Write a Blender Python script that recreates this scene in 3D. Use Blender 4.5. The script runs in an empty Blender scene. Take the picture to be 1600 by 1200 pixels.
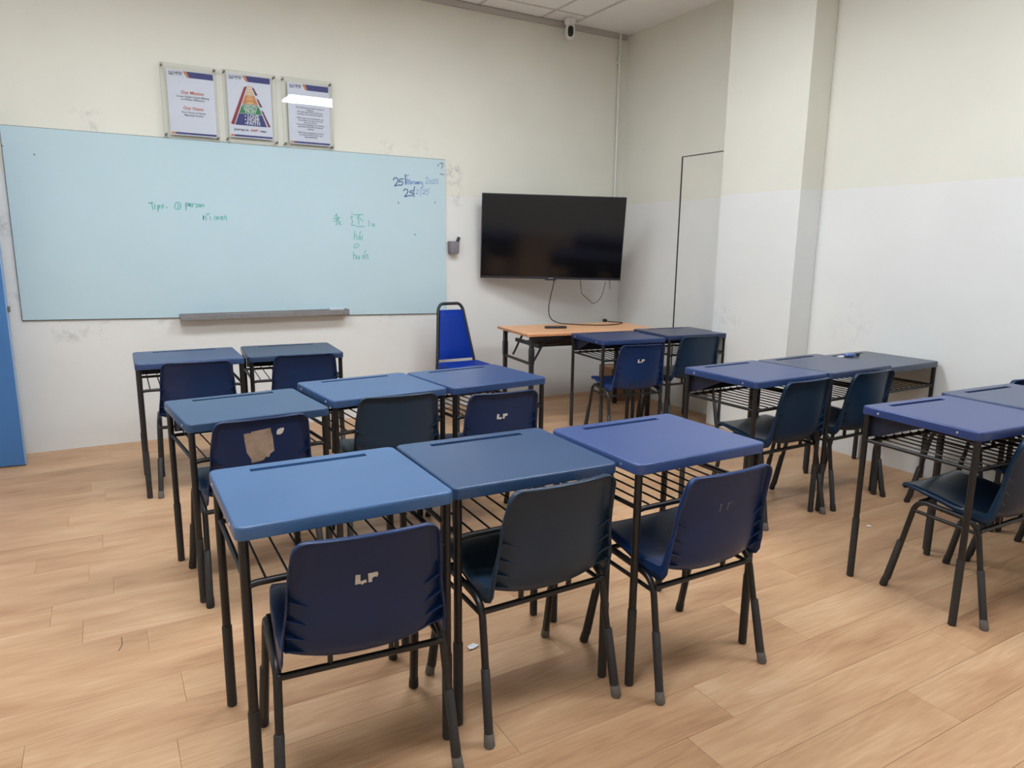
import bpy, bmesh, math, random
from mathutils import Vector, Matrix

# ---------------------------------------------------------------- scene, camera, world, light
S = bpy.context.scene
C = S.collection
random.seed(7)

F_PX = 1103.69
cam_data = bpy.data.cameras.new('camera')
cam_data.sensor_width = 36.0
cam_data.lens = F_PX / 1600.0 * 36.0
cam_data.clip_start = 0.05
cam = bpy.data.objects.new('camera', cam_data)
C.objects.link(cam)
RIGHT = Vector((0.8664079, -0.4991910, 0.0120653))
DOWN = Vector((-0.0846749, -0.1706907, -0.9816796))
FWD = Vector((0.4921051, 0.8495134, -0.1901568))
M = Matrix.Identity(4)
for i in range(3):
    M[i][0] = RIGHT[i]; M[i][1] = -DOWN[i]; M[i][2] = -FWD[i]
M[2][3] = 1.389
cam.matrix_world = M
S.camera = cam

world = bpy.data.worlds.new('world')
S.world = world
world.use_nodes = True
world.node_tree.nodes['Background'].inputs[0].default_value = (0.6, 0.62, 0.65, 1)
world.node_tree.nodes['Background'].inputs[1].default_value = 0.05

S.view_settings.view_transform = 'Standard'
S.view_settings.look = 'None'
S.view_settings.gamma = 1.0
S.view_settings.use_curve_mapping = False
S.view_settings.exposure = 0.0
LAMP = 22.6           # emission of the ceiling light diffusers

PI = math.pi

# ---------------------------------------------------------------- materials
def lin(r, g, b):
    def f(c):
        c /= 255.0
        return c / 12.92 if c <= 0.04045 else ((c + 0.055) / 1.055) ** 2.4
    return (f(r), f(g), f(b), 1.0)

def new_mat(name):
    m = bpy.data.materials.new(name)
    m.use_nodes = True
    nt = m.node_tree
    return m, nt, nt.nodes['Principled BSDF']

def plain(name, rgb, rough=0.5, metal=0.0, spec=0.5, noise=0.0, nscale=8.0, bump=0.0, bscale=60.0):
    m, nt, b = new_mat(name)
    b.inputs['Base Color'].default_value = lin(*rgb)
    b.inputs['Roughness'].default_value = rough
    b.inputs['Metallic'].default_value = metal
    b.inputs['Specular IOR Level'].default_value = spec
    if noise or bump:
        tc = nt.nodes.new('ShaderNodeTexCoord')
    if noise:
        n = nt.nodes.new('ShaderNodeTexNoise'); n.inputs['Scale'].default_value = nscale
        n.inputs['Detail'].default_value = 4
        nt.links.new(tc.outputs['Object'], n.inputs['Vector'])
        r = nt.nodes.new('ShaderNodeValToRGB')
        c = lin(*rgb)
        r.color_ramp.elements[0].position = 0.3; r.color_ramp.elements[1].position = 0.7
        r.color_ramp.elements[0].color = tuple(x * (1 - noise) for x in c[:3]) + (1,)
        r.color_ramp.elements[1].color = tuple(min(1, x * (1 + noise)) for x in c[:3]) + (1,)
        nt.links.new(n.outputs['Fac'], r.inputs['Fac'])
        nt.links.new(r.outputs['Color'], b.inputs['Base Color'])
    if bump:
        n2 = nt.nodes.new('ShaderNodeTexNoise'); n2.inputs['Scale'].default_value = bscale
        nt.links.new(tc.outputs['Object'], n2.inputs['Vector'])
        bp = nt.nodes.new('ShaderNodeBump'); bp.inputs['Strength'].default_value = bump
        bp.inputs['Distance'].default_value = 0.002
        nt.links.new(n2.outputs['Fac'], bp.inputs['Height'])
        nt.links.new(bp.outputs['Normal'], b.inputs['Normal'])
    return m

def tinted(name, rough, spec=0.5, noise=0.12, nscale=5.0, bump=0.04, bscale=90.0):
    """colour comes from obj.color, with mottled wear"""
    m, nt, b = new_mat(name)
    oi = nt.nodes.new('ShaderNodeObjectInfo')
    tc = nt.nodes.new('ShaderNodeTexCoord')
    n = nt.nodes.new('ShaderNodeTexNoise'); n.inputs['Scale'].default_value = nscale
    n.inputs['Detail'].default_value = 6; n.inputs['Roughness'].default_value = 0.65
    nt.links.new(tc.outputs['Object'], n.inputs['Vector'])
    mr = nt.nodes.new('ShaderNodeMapRange')
    mr.inputs['From Min'].default_value = 0.25; mr.inputs['From Max'].default_value = 0.75
    mr.inputs['To Min'].default_value = 1 - noise; mr.inputs['To Max'].default_value = 1 + noise
    nt.links.new(n.outputs['Fac'], mr.inputs['Value'])
    vm = nt.nodes.new('ShaderNodeVectorMath'); vm.operation = 'SCALE'
    nt.links.new(oi.outputs['Color'], vm.inputs[0]); nt.links.new(mr.outputs['Result'], vm.inputs['Scale'])
    nt.links.new(vm.outputs['Vector'], b.inputs['Base Color'])
    b.inputs['Specular IOR Level'].default_value = spec
    b.inputs['Roughness'].default_value = rough
    n2 = nt.nodes.new('ShaderNodeTexNoise'); n2.inputs['Scale'].default_value = bscale
    nt.links.new(tc.outputs['Object'], n2.inputs['Vector'])
    bp = nt.nodes.new('ShaderNodeBump'); bp.inputs['Strength'].default_value = bump; bp.inputs['Distance'].default_value = 0.002
    nt.links.new(n2.outputs['Fac'], bp.inputs['Height']); nt.links.new(bp.outputs['Normal'], b.inputs['Normal'])
    return m

def wall_mat(name, stains=()):
    m, nt, b = new_mat(name)
    N = nt.nodes; L = nt.links
    tc = N.new('ShaderNodeTexCoord')
    sep = N.new('ShaderNodeSeparateXYZ'); L.new(tc.outputs['Object'], sep.inputs[0])
    n = N.new('ShaderNodeTexNoise'); n.inputs['Scale'].default_value = 9; L.new(tc.outputs['Object'], n.inputs['Vector'])
    mul = N.new('ShaderNodeMath'); mul.operation = 'MULTIPLY_ADD'
    mul.inputs[1].default_value = 0.012; mul.inputs[2].default_value = 1.794
    L.new(n.outputs['Fac'], mul.inputs[0])
    gt = N.new('ShaderNodeMath'); gt.operation = 'GREATER_THAN'
    L.new(sep.outputs['Z'], gt.inputs[0]); L.new(mul.outputs[0], gt.inputs[1])
    mix = N.new('ShaderNodeMix'); mix.data_type = 'RGBA'
    mix.inputs['A'].default_value = lin(227, 227, 224)
    mix.inputs['B'].default_value = lin(226, 224, 212)
    L.new(gt.outputs[0], mix.inputs['Factor'])
    col = mix.outputs['Result']
    # grime: broad mottling
    n3 = N.new('ShaderNodeTexNoise'); n3.inputs['Scale'].default_value = 2.2; n3.inputs['Detail'].default_value = 5
    L.new(tc.outputs['Object'], n3.inputs['Vector'])
    mr = N.new('ShaderNodeMapRange'); mr.inputs['From Min'].default_value = .35; mr.inputs['From Max'].default_value = .7
    mr.inputs['To Min'].default_value = 1.0; mr.inputs['To Max'].default_value = 0.955
    L.new(n3.outputs['Fac'], mr.inputs['Value'])
    vs = N.new('ShaderNodeVectorMath'); vs.operation = 'SCALE'
    L.new(col, vs.inputs[0]); L.new(mr.outputs['Result'], vs.inputs['Scale'])
    col = vs.outputs['Vector']
    # scuffs and hand marks with a shape of their own
    if stains:
        n4 = N.new('ShaderNodeTexNoise'); n4.inputs['Scale'].default_value = 11; n4.inputs['Detail'].default_value = 8
        n4.inputs['Roughness'].default_value = .7; n4.inputs['Distortion'].default_value = .25
        L.new(tc.outputs['Object'], n4.inputs['Vector'])
        mr4 = N.new('ShaderNodeMapRange'); mr4.inputs['From Min'].default_value = .50; mr4.inputs['From Max'].default_value = .78
        L.new(n4.outputs['Fac'], mr4.inputs['Value'])
        for (px, py, pz, rad, amt) in stains:
            d = N.new('ShaderNodeVectorMath'); d.operation = 'DISTANCE'
            d.inputs[1].default_value = (px, py, pz); L.new(tc.outputs['Object'], d.inputs[0])
            ms = N.new('ShaderNodeMapRange'); ms.inputs['From Min'].default_value = rad * .4; ms.inputs['From Max'].default_value = rad
            ms.inputs['To Min'].default_value = amt; ms.inputs['To Max'].default_value = 0
            L.new(d.outputs['Value'], ms.inputs['Value'])
            mm = N.new('ShaderNodeMath'); mm.operation = 'MULTIPLY'
            L.new(ms.outputs['Result'], mm.inputs[0]); L.new(mr4.outputs['Result'], mm.inputs[1])
            mx = N.new('ShaderNodeMix'); mx.data_type = 'RGBA'
            L.new(mm.outputs[0], mx.inputs['Factor']); L.new(col, mx.inputs['A'])
            mx.inputs['B'].default_value = lin(120, 120, 132)
            col = mx.outputs['Result']
    L.new(col, b.inputs['Base Color'])
    b.inputs['Roughness'].default_value = 0.6
    b.inputs['Specular IOR Level'].default_value = 0.3
    n2 = N.new('ShaderNodeTexNoise'); n2.inputs['Scale'].default_value = 140; L.new(tc.outputs['Object'], n2.inputs['Vector'])
    bp = N.new('ShaderNodeBump'); bp.inputs['Strength'].default_value = .12; bp.inputs['Distance'].default_value = .002
    L.new(n2.outputs['Fac'], bp.inputs['Height']); L.new(bp.outputs['Normal'], b.inputs['Normal'])
    return m

def wood_floor():
    m, nt, b = new_mat('vinyl_plank')
    N = nt.nodes; L = nt.links
    tc = N.new('ShaderNodeTexCoord'); oi = N.new('ShaderNodeObjectInfo')
    comb = N.new('ShaderNodeCombineXYZ')
    mA = N.new('ShaderNodeMath'); mA.operation = 'MULTIPLY'; mA.inputs[1].default_value = 57.0; L.new(oi.outputs['Random'], mA.inputs[0])
    mB = N.new('ShaderNodeMath'); mB.operation = 'MULTIPLY'; mB.inputs[1].default_value = 131.0; L.new(oi.outputs['Random'], mB.inputs[0])
    L.new(mA.outputs[0], comb.inputs[0]); L.new(mB.outputs[0], comb.inputs[1])
    add = N.new('ShaderNodeVectorMath'); L.new(tc.outputs['Object'], add.inputs[0]); L.new(comb.outputs[0], add.inputs[1])
    mp = N.new('ShaderNodeMapping'); mp.inputs['Scale'].default_value = (1.3, 9.0, 1); L.new(add.outputs[0], mp.inputs[0])
    # cathedral figure: contour lines of a smooth stretched field
    n0 = N.new('ShaderNodeTexNoise'); n0.inputs['Scale'].default_value = 1.1; n0.inputs['Detail'].default_value = 1.5
    L.new(mp.outputs[0], n0.inputs['Vector'])
    mm = N.new('ShaderNodeMath'); mm.operation = 'MULTIPLY'; mm.inputs[1].default_value = 60.0; L.new(n0.outputs['Fac'], mm.inputs[0])
    sn = N.new('ShaderNodeMath'); sn.operation = 'SINE'; L.new(mm.outputs[0], sn.inputs[0])
    mp2 = N.new('ShaderNodeMapping'); mp2.inputs['Scale'].default_value = (2.5, 60.0, 1); L.new(add.outputs[0], mp2.inputs[0])
    n1 = N.new('ShaderNodeTexNoise'); n1.inputs['Scale'].default_value = 2.0; n1.inputs['Detail'].default_value = 5; n1.inputs['Roughness'].default_value = .65
    L.new(mp2.outputs[0], n1.inputs['Vector'])
    mp3 = N.new('ShaderNodeMapping'); mp3.inputs['Scale'].default_value = (1.2, 5.0, 1); L.new(add.outputs[0], mp3.inputs[0])
    n3 = N.new('ShaderNodeTexNoise'); n3.inputs['Scale'].default_value = 1.6; n3.inputs['Detail'].default_value = 3; L.new(mp3.outputs[0], n3.inputs['Vector'])
    f1 = N.new('ShaderNodeMath'); f1.operation = 'MULTIPLY'; f1.inputs[1].default_value = 0.032; L.new(sn.outputs[0], f1.inputs[0])
    f2 = N.new('ShaderNodeMath'); f2.operation = 'MULTIPLY_ADD'; f2.inputs[1].default_value = 0.42; L.new(n1.outputs['Fac'], f2.inputs[0]); L.new(f1.outputs[0], f2.inputs[2])
    f3 = N.new('ShaderNodeMath'); f3.operation = 'MULTIPLY_ADD'; f3.inputs[1].default_value = 0.70; L.new(n3.outputs['Fac'], f3.inputs[0]); L.new(f2.outputs[0], f3.inputs[2])
    f4 = N.new('ShaderNodeMath'); f4.operation = 'MULTIPLY_ADD'; f4.inputs[1].default_value = 0.13; L.new(oi.outputs['Random'], f4.inputs[0]); L.new(f3.outputs[0], f4.inputs[2])
    r = N.new('ShaderNodeValToRGB')
    e = r.color_ramp.elements
    e[0].position = 0.36; e[0].color = lin(158, 117, 86)
    e[1].position = 0.92; e[1].color = lin(211, 178, 144)
    x = e.new(0.54); x.color = lin(182, 142, 107)
    x = e.new(0.72); x.color = lin(196, 158, 122)
    L.new(f4.outputs[0], r.inputs['Fac'])
    L.new(r.outputs['Color'], b.inputs['Base Color'])
    b.inputs['Roughness'].default_value = 0.42
    b.inputs['Specular IOR Level'].default_value = 0.35
    bp = N.new('ShaderNodeBump'); bp.inputs['Strength'].default_value = .08; bp.inputs['Distance'].default_value = .001
    L.new(n1.outputs['Fac'], bp.inputs['Height']); L.new(bp.outputs['Normal'], b.inputs['Normal'])
    return m

def clear_sheet():
    m, nt, b = new_mat('clear_acrylic')
    nt.nodes.remove(b)
    out = nt.nodes['Material Output']
    tr = nt.nodes.new('ShaderNodeBsdfTransparent'); tr.inputs[0].default_value = (.992, .995, .990, 1)
    gl = nt.nodes.new('ShaderNodeBsdfGlossy'); gl.inputs['Roughness'].default_value = 0.01
    fr = nt.nodes.new('ShaderNodeFresnel'); fr.inputs['IOR'].default_value = 1.49
    mx = nt.nodes.new('ShaderNodeMixShader')
    nt.links.new(fr.outputs[0], mx.inputs[0]); nt.links.new(tr.outputs[0], mx.inputs[1]); nt.links.new(gl.outputs[0], mx.inputs[2])
    nt.links.new(mx.outputs[0], out.inputs[0])
    return m

def emitter(name, strength, rgb):
    m, nt, b = new_mat(name)
    b.inputs['Base Color'].default_value = (.9, .9, .9, 1)
    b.inputs['Emission Color'].default_value = rgb
    b.inputs['Emission Strength'].default_value = strength
    return m

MAT = {}
STAINS_FRONT = [(2.60, 5.53, 1.98, .13, .75), (2.62, 5.53, 1.84, .10, .7), (2.34, 5.53, 2.12, .12, .5), (2.05, 5.53, 2.13, .10, .4),
                (.02, 5.53, 2.13, .14, .55), (-.2, 5.53, .82, .14, .7), (.02, 5.53, .8, .10, .6), (-.50, 5.53, 1.5, .10, .8),
                (-.47, 5.53, 1.0, .1, .5), (.38, 5.53, .84, .1, .5), (2.0, 5.53, .80, .10, .5), (2.2, 5.53, .8, .10, .4), (2.66, 5.53, 1.75, .06, .5)]
MAT['wall_front'] = wall_mat('wall_paint_front', STAINS_FRONT)
MAT['wall'] = wall_mat('wall_paint', [(4.175, 3.9, .86, .15, .35), (4.395, 3.0, .9, .2, .25)])
MAT['plank'] = wood_floor()
MAT['subfloor'] = plain('subfloor', (150, 116, 88), .8)
MAT['ceil_tile'] = plain('ceiling_tile', (246, 244, 242), .9, noise=.02, nscale=30, bump=.15, bscale=220)
MAT['ceil_plaster'] = plain('ceiling_plaster', (246, 244, 242), .85, noise=.02, nscale=3)
MAT['grid'] = plain('ceiling_grid', (206, 202, 196), .6)
MAT['angle'] = plain('edge_angle', (184, 180, 174), .6)
MAT['dark_gap'] = plain('dark_gap', (45, 43, 42), .9)
MAT['diffuser'] = emitter('light_diffuser', LAMP, (0.93, 1.0, 1.07, 1))
MAT['white_metal'] = plain('white_metal', (225, 225, 222), .45)
MAT['desk_top'] = tinted('desk_plastic', .30, spec=.42, noise=.08, nscale=4, bump=.015)
MAT['shell'] = tinted('chair_plastic', .30, spec=.32, noise=.05, nscale=5, bump=.015)
MAT['black_tube'] = plain('black_tube', (26, 25, 26), .38, spec=.5)
MAT['sleeve'] = plain('leg_sleeve_plastic', (42, 40, 40), .6, noise=.1, nscale=30)
MAT['cap_grey'] = plain('grey_rubber', (104, 100, 96), .75, noise=.15, nscale=50)
MAT['cap_black'] = plain('black_rubber', (38, 36, 36), .7)
MAT['panel_navy'] = plain('navy_panel', (24, 30, 52), .55)
MAT['rivet'] = plain('rivet_metal', (200, 205, 212), .3, metal=.8)
MAT['stencil'] = plain('white_spray_paint', (206, 202, 194), .7, noise=.1, nscale=90)
MAT['stencil_faint'] = plain('worn_spray_paint', (110, 115, 125), .7, noise=.3, nscale=120)
MAT['torn_paper'] = plain('torn_paper', (152, 132, 116), .85, noise=.22, nscale=26, bump=.4, bscale=70)
MAT['board'] = plain('board_glass', (188, 211, 219), .12, spec=.35, noise=.012, nscale=3)
MAT['board_edge'] = plain('board_edge', (96, 108, 106), .4)
MAT['ink_green'] = plain('green_marker', (100, 178, 172), .6)
MAT['ink_blue'] = plain('blue_marker', (62, 92, 142), .6)
MAT['ink_mid'] = plain('blue_marker_mid', (108, 142, 190), .6)
MAT['ink_pale'] = plain('blue_marker_pale', (134, 164, 202), .6)
MAT['ink_grey'] = plain('grey_marker', (120, 130, 136), .7)
MAT['aluminium'] = plain('brushed_aluminium', (150, 148, 150), .42, metal=.6, noise=.08, nscale=20)
MAT['acrylic'] = clear_sheet()
MAT['paper'] = plain('poster_paper', (226, 228, 240), .55)
MAT['navy_print'] = plain('navy_print', (52, 60, 128), .6)
MAT['dark_print'] = plain('dark_print', (70, 72, 100), .6)
MAT['orange_print'] = plain('orange_print', (214, 136, 84), .6)
MAT['red_orange_print'] = plain('red_orange_print', (200, 98, 66), .6)
MAT['cream_print'] = plain('cream_print', (226, 192, 140), .6)
MAT['green_print'] = plain('green_print', (58, 142, 90), .6)
MAT['maroon_print'] = plain('maroon_print', (152, 46, 56), .6)
MAT['purple_print'] = plain('purple_print', (108, 44, 78), .6)
MAT['white_print'] = plain('white_print', (232, 232, 236), .6)
MAT['standoff'] = plain('standoff_steel', (120, 116, 108), .35, metal=.7)
MAT['tv_frame'] = plain('tv_frame', (44, 44, 52), .35)
MAT['tv_screen'] = plain('tv_screen', (12, 12, 15), .10, spec=.5)
MAT['tv_logo'] = plain('tv_logo', (150, 152, 160), .4)
MAT['cable'] = plain('black_cable', (24, 23, 22), .5)
MAT['cable_thin'] = plain('thin_dark_cable', (70, 62, 46), .5)
MAT['table_wood'] = plain('table_laminate', (234, 176, 130), .35, noise=.06, nscale=7)
MAT['table_edge'] = plain('table_edge', (192, 134, 94), .5)
MAT['blue_fabric'] = plain('blue_vinyl', (2, 46, 142), .6, spec=.2, noise=.05, nscale=30, bump=.15, bscale=200)
MAT['chair_black'] = plain('black_frame', (30, 32, 36), .42)
MAT['cardboard'] = plain('cardboard', (158, 122, 94), .85, noise=.06, nscale=9)
MAT['cardboard_tape'] = plain('packing_tape', (176, 146, 112), .4)
MAT['door_blue'] = plain('door_blue_paint', (62, 114, 172), .4, noise=.04, nscale=2)
MAT['door_edge'] = plain('door_edge_blue', (140, 170, 205), .45)
MAT['holder'] = plain('grey_holder', (132, 128, 136), .5)
MAT['marker_black'] = plain('marker_black', (28, 28, 34), .4)
MAT['eraser'] = plain('eraser_felt', (196, 204, 216), .8)
MAT['cam_white'] = plain('camera_white', (228, 227, 222), .4)
MAT['cam_black'] = plain('camera_lens_black', (12, 12, 15), .12)
MAT['conduit'] = plain('white_conduit', (220, 219, 208), .45)
MAT['litter'] = plain('white_scrap', (226, 228, 232), .7)
MAT['strand'] = plain('dark_strand', (70, 68, 66), .7)
MAT['foil_blue'] = plain('blue_wrapper', (96, 122, 186), .3, noise=.35, nscale=60)

def rgb(r, g, b): return lin(r, g, b)

# ---------------------------------------------------------------- mesh helpers
def link(name, me, mat=None, parent=None, loc=None, rot=None):
    o = bpy.data.objects.new(name, me)
    C.objects.link(o)
    if me is not None and mat is not None and len(me.materials) == 0:
        me.materials.append(MAT[mat] if isinstance(mat, str) else mat)
    if parent is not None: o.parent = parent
    if loc is not None: o.location = loc
    if rot is not None: o.rotation_euler = rot
    return o

def tomesh(bm, name, smooth=None):
    bmesh.ops.recalc_face_normals(bm, faces=bm.faces)
    me = bpy.data.meshes.new(name)
    bm.to_mesh(me); bm.free()
    if smooth is not None:
        for p in me.polygons: p.use_smooth = True
        try: me.set_sharp_from_angle(angle=math.radians(smooth))
        except Exception: pass
    return me

def box_into(bm, x0, x1, y0, y1, z0, z1, bev=0.0, seg=2, mtx=None):
    b2 = bmesh.new()
    bmesh.ops.create_cube(b2, size=1)
    for v in b2.verts:
        v.co = Vector((x0 + (v.co.x + .5) * (x1 - x0), y0 + (v.co.y + .5) * (y1 - y0), z0 + (v.co.z + .5) * (z1 - z0)))
    if bev: bmesh.ops.bevel(b2, geom=b2.edges[:], offset=bev, segments=seg, profile=.6, affect='EDGES')
    if mtx is not None: bmesh.ops.transform(b2, matrix=mtx, verts=b2.verts)
    tmp = bpy.data.meshes.new('tmp'); b2.to_mesh(tmp); b2.free()
    bm.from_mesh(tmp); bpy.data.meshes.remove(tmp)

def box_mesh(name, x0, x1, y0, y1, z0, z1, bev=0.0, seg=2):
    bm = bmesh.new(); box_into(bm, x0, x1, y0, y1, z0, z1, bev, seg)
    return tomesh(bm, name, 40 if bev else None)

def tube_into(bm, pts, r, n=12, cap=True, closed=False):
    pts = [Vector(p) for p in pts]
    rr = r if isinstance(r, (list, tuple)) else [r] * len(pts)
    rings = []
    prev = None
    for i, p in enumerate(pts):
        if closed: t = pts[(i + 1) % len(pts)] - pts[i - 1]
        else:
            a = pts[max(i - 1, 0)]; b = pts[min(i + 1, len(pts) - 1)]; t = b - a
        if t.length < 1e-9: t = Vector((0, 0, 1))
        t.normalize()
        if prev is None:
            ref = Vector((0, 0, 1)) if abs(t.z) < .9 else Vector((1, 0, 0))
            u = t.cross(ref).normalized()
        else:
            u = (prev - t * prev.dot(t)).normalized()
        prev = u
        w = t.cross(u)
        rings.append([bm.verts.new(p + (u * math.cos(2 * PI * k / n) + w * math.sin(2 * PI * k / n)) * rr[i]) for k in range(n)])
    m = len(rings)
    for i in range(m if closed else m - 1):
        A, B = rings[i], rings[(i + 1) % m]
        for k in range(n):
            bm.faces.new((A[k], A[(k + 1) % n], B[(k + 1) % n], B[k]))
    if cap and not closed:
        bm.faces.new(rings[0][::-1]); bm.faces.new(rings[-1])

def tube_mesh(name, pts, r, n=12, closed=False):
    bm = bmesh.new(); tube_into(bm, pts, r, n, closed=closed)
    return tomesh(bm, name, 50)

def fillet(pts, rad, seg=6):
    """round the inner corners of a polyline"""
    pts = [Vector(p) for p in pts]
    out = [pts[0]]
    for i in range(1, len(pts) - 1):
        a, b, c = pts[i - 1], pts[i], pts[i + 1]
        r = min(rad, (a - b).length * .49, (c - b).length * .49)
        p = b + (a - b).normalized() * r; q = b + (c - b).normalized() * r
        for k in range(seg + 1):
            t = k / seg
            out.append(p * (1 - t) ** 2 + b * 2 * t * (1 - t) + q * t * t)
    out.append(pts[-1])
    return out

def catmull(P, n):
    """n samples through points P (tuples)"""
    P = [Vector(p) for p in P]
    P2 = [P[0] * 2 - P[1]] + P + [P[-1] * 2 - P[-2]]
    L = [0]
    for i in range(1, len(P)): L.append(L[-1] + (P[i] - P[i - 1]).length)
    out = []
    for k in range(n):
        s = L[-1] * k / (n - 1)
        i = 0
        while i < len(P) - 2 and L[i + 1] < s: i += 1
        t = (s - L[i]) / max(L[i + 1] - L[i], 1e-9); t = min(max(t, 0), 1)
        a, b, c, d = P2[i], P2[i + 1], P2[i + 2], P2[i + 3]
        out.append(.5 * ((2 * b) + (c - a) * t + (2 * a - 5 * b + 4 * c - d) * t * t + (3 * b - a - 3 * c + d) * t ** 3))
    return out

def lathe_mesh(name, prof, n=20, axis='Z'):
    """prof: list of (r, h)"""
    bm = bmesh.new(); rings = []
    for r, h in prof:
        ring = []
        for k in range(n):
            a = 2 * PI * k / n
            if axis == 'Z': co = (r * math.cos(a), r * math.sin(a), h)
            elif axis == 'Y': co = (r * math.cos(a), h, r * math.sin(a))
            else: co = (h, r * math.cos(a), r * math.sin(a))
            ring.append(bm.verts.new(co))
        rings.append(ring)
    for A, B in zip(rings, rings[1:]):
        for k in range(n): bm.faces.new((A[k], A[(k + 1) % n], B[(k + 1) % n], B[k]))
    bm.faces.new(rings[0][::-1]); bm.faces.new(rings[-1])
    return tomesh(bm, name, 45)

def prism_mesh(name, pts, y0, y1):
    """pts in x,z; extruded along y"""
    bm = bmesh.new()
    A = [bm.verts.new((x, y0, z)) for x, z in pts]; B = [bm.verts.new((x, y1, z)) for x, z in pts]
    bm.faces.new(A); bm.faces.new(B[::-1])
    n = len(pts)
    for i in range(n): bm.faces.new((A[i], A[(i + 1) % n], B[(i + 1) % n], B[i]))
    return tomesh(bm, name)

def ribbon_mesh(name, strokes, y, w):
    """pen strokes on a wall plane facing -y, x/z points"""
    bm = bmesh.new()
    for st in strokes:
        if len(st) > 2: P = [Vector((p.x, p.z)) for p in catmull([(x, 0, z) for x, z in st], len(st) * 3)]
        else: P = [Vector(p) for p in st]
        Lf, Rt = [], []
        for i, p in enumerate(P):
            t = P[min(i + 1, len(P) - 1)] - P[max(i - 1, 0)]
            if t.length < 1e-9: t = Vector((1, 0))
            t.normalize(); nrm = Vector((-t.y, t.x)) * w * .5
            e = t * w * .5 * (-1 if i == 0 else (1 if i == len(P) - 1 else 0))
            a = p + nrm + e; b = p - nrm + e
            Lf.append(bm.verts.new((a.x, y, a.y))); Rt.append(bm.verts.new((b.x, y, b.y)))
        for i in range(len(P) - 1): bm.faces.new((Lf[i], Lf[i + 1], Rt[i + 1], Rt[i]))
    return tomesh(bm, name)

def text_mesh(body, size, x, y, z, align='CENTER', bold=0.0, extrude=0.0):
    cu = bpy.data.curves.new('txt', 'FONT')
    cu.body = body; cu.size = size; cu.align_x = align; cu.align_y = 'CENTER'; cu.offset = bold; cu.extrude = extrude
    cu.resolution_u = 2
    o = bpy.data.objects.new('txt', cu); C.objects.link(o)
    dg = bpy.context.evaluated_depsgraph_get()
    me = bpy.data.meshes.new_from_object(o.evaluated_get(dg))
    bpy.data.objects.remove(o); bpy.data.curves.remove(cu)
    for v in me.vertices:
        c = v.co.copy(); v.co = (x + c.x, y - c.z, z + c.y)
    me.materials.clear()
    return me

def thing(name, label, cat, loc=(0, 0, 0), rz=0.0, group=None):
    o = bpy.data.objects.new(name, None)
    o.empty_display_size = .1
    C.objects.link(o); o.location = loc; o.rotation_euler = (0, 0, rz)
    return tag(o, label, cat, group)

def tag(o, label, cat, group=None):
    o['label'] = label; o['category'] = cat
    if group: o['group'] = group
    return o

def struct(o):
    o['kind'] = 'structure'; return o

CACHE = {}
def part(name, key, builder, mat, parent, loc=None, rot=None):
    if key not in CACHE:
        CACHE[key] = builder()
    return link(name, CACHE[key], mat, parent, loc, rot)

# ---- pen strokes on the whiteboard, metres along and up the front wall
DATE_DARK = [[(2.082, 1.902), (2.088, 1.914), (2.101, 1.92), (2.115, 1.916), (2.119, 1.901), (2.11, 1.879), (2.091, 1.856), (2.113, 1.862), (2.132, 1.865)], [(2.165, 1.915), (2.135, 1.909), (2.13, 1.887), (2.148, 1.896), (2.16, 1.887), (2.159, 1.873), (2.147, 1.864), (2.135, 1.866)], [(2.183, 1.949), (2.185, 1.875)], [(2.169, 1.823), (2.176, 1.834), (2.196, 1.835), (2.203, 1.821), (2.194, 1.799), (2.173, 1.778), (2.194, 1.782), (2.211, 1.786)], [(2.244, 1.828), (2.223, 1.821), (2.222, 1.81), (2.239, 1.811), (2.244, 1.798), (2.235, 1.787), (2.219, 1.789)], [(2.262, 1.859), (2.254, 1.818), (2.256, 1.78)]]
DATE_MID = [[(2.184, 1.935), (2.212, 1.948)], [(2.186, 1.91), (2.206, 1.916)], [(2.194, 1.889), (2.213, 1.895), (2.211, 1.906), (2.199, 1.903), (2.194, 1.889), (2.2, 1.877), (2.218, 1.881)], [(2.223, 1.913), (2.224, 1.878), (2.237, 1.885), (2.237, 1.895), (2.225, 1.892)], [(2.245, 1.88), (2.245, 1.897), (2.256, 1.899)], [(2.261, 1.898), (2.261, 1.884), (2.271, 1.882), (2.275, 1.898), (2.275, 1.881)], [(2.292, 1.898), (2.283, 1.896), (2.281, 1.885), (2.29, 1.883), (2.294, 1.898), (2.295, 1.882)], [(2.3, 1.882), (2.301, 1.898), (2.309, 1.9)], [(2.311, 1.899), (2.316, 1.885), (2.328, 1.886)], [(2.327, 1.901), (2.334, 1.872), (2.33, 1.856), (2.317, 1.847), (2.312, 1.853)]]
DATE_PALE = [[(2.359, 1.926), (2.368, 1.938), (2.382, 1.934), (2.378, 1.915), (2.357, 1.89), (2.385, 1.895)], [(2.401, 1.916), (2.394, 1.906), (2.395, 1.892), (2.408, 1.893), (2.411, 1.91), (2.401, 1.916)], [(2.42, 1.919), (2.429, 1.926), (2.435, 1.918), (2.42, 1.892), (2.438, 1.896)], [(2.469, 1.928), (2.447, 1.925), (2.446, 1.912), (2.461, 1.916), (2.467, 1.904), (2.458, 1.894), (2.445, 1.895)], [(2.275, 1.831), (2.284, 1.839), (2.293, 1.832), (2.286, 1.816), (2.27, 1.803), (2.291, 1.807)], [(2.314, 1.836), (2.31, 1.789)], [(2.331, 1.831), (2.344, 1.841), (2.354, 1.835), (2.347, 1.819), (2.327, 1.805), (2.352, 1.81)], [(2.393, 1.849), (2.365, 1.843), (2.361, 1.829), (2.379, 1.831), (2.384, 1.817), (2.373, 1.804), (2.361, 1.805)]]
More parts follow.
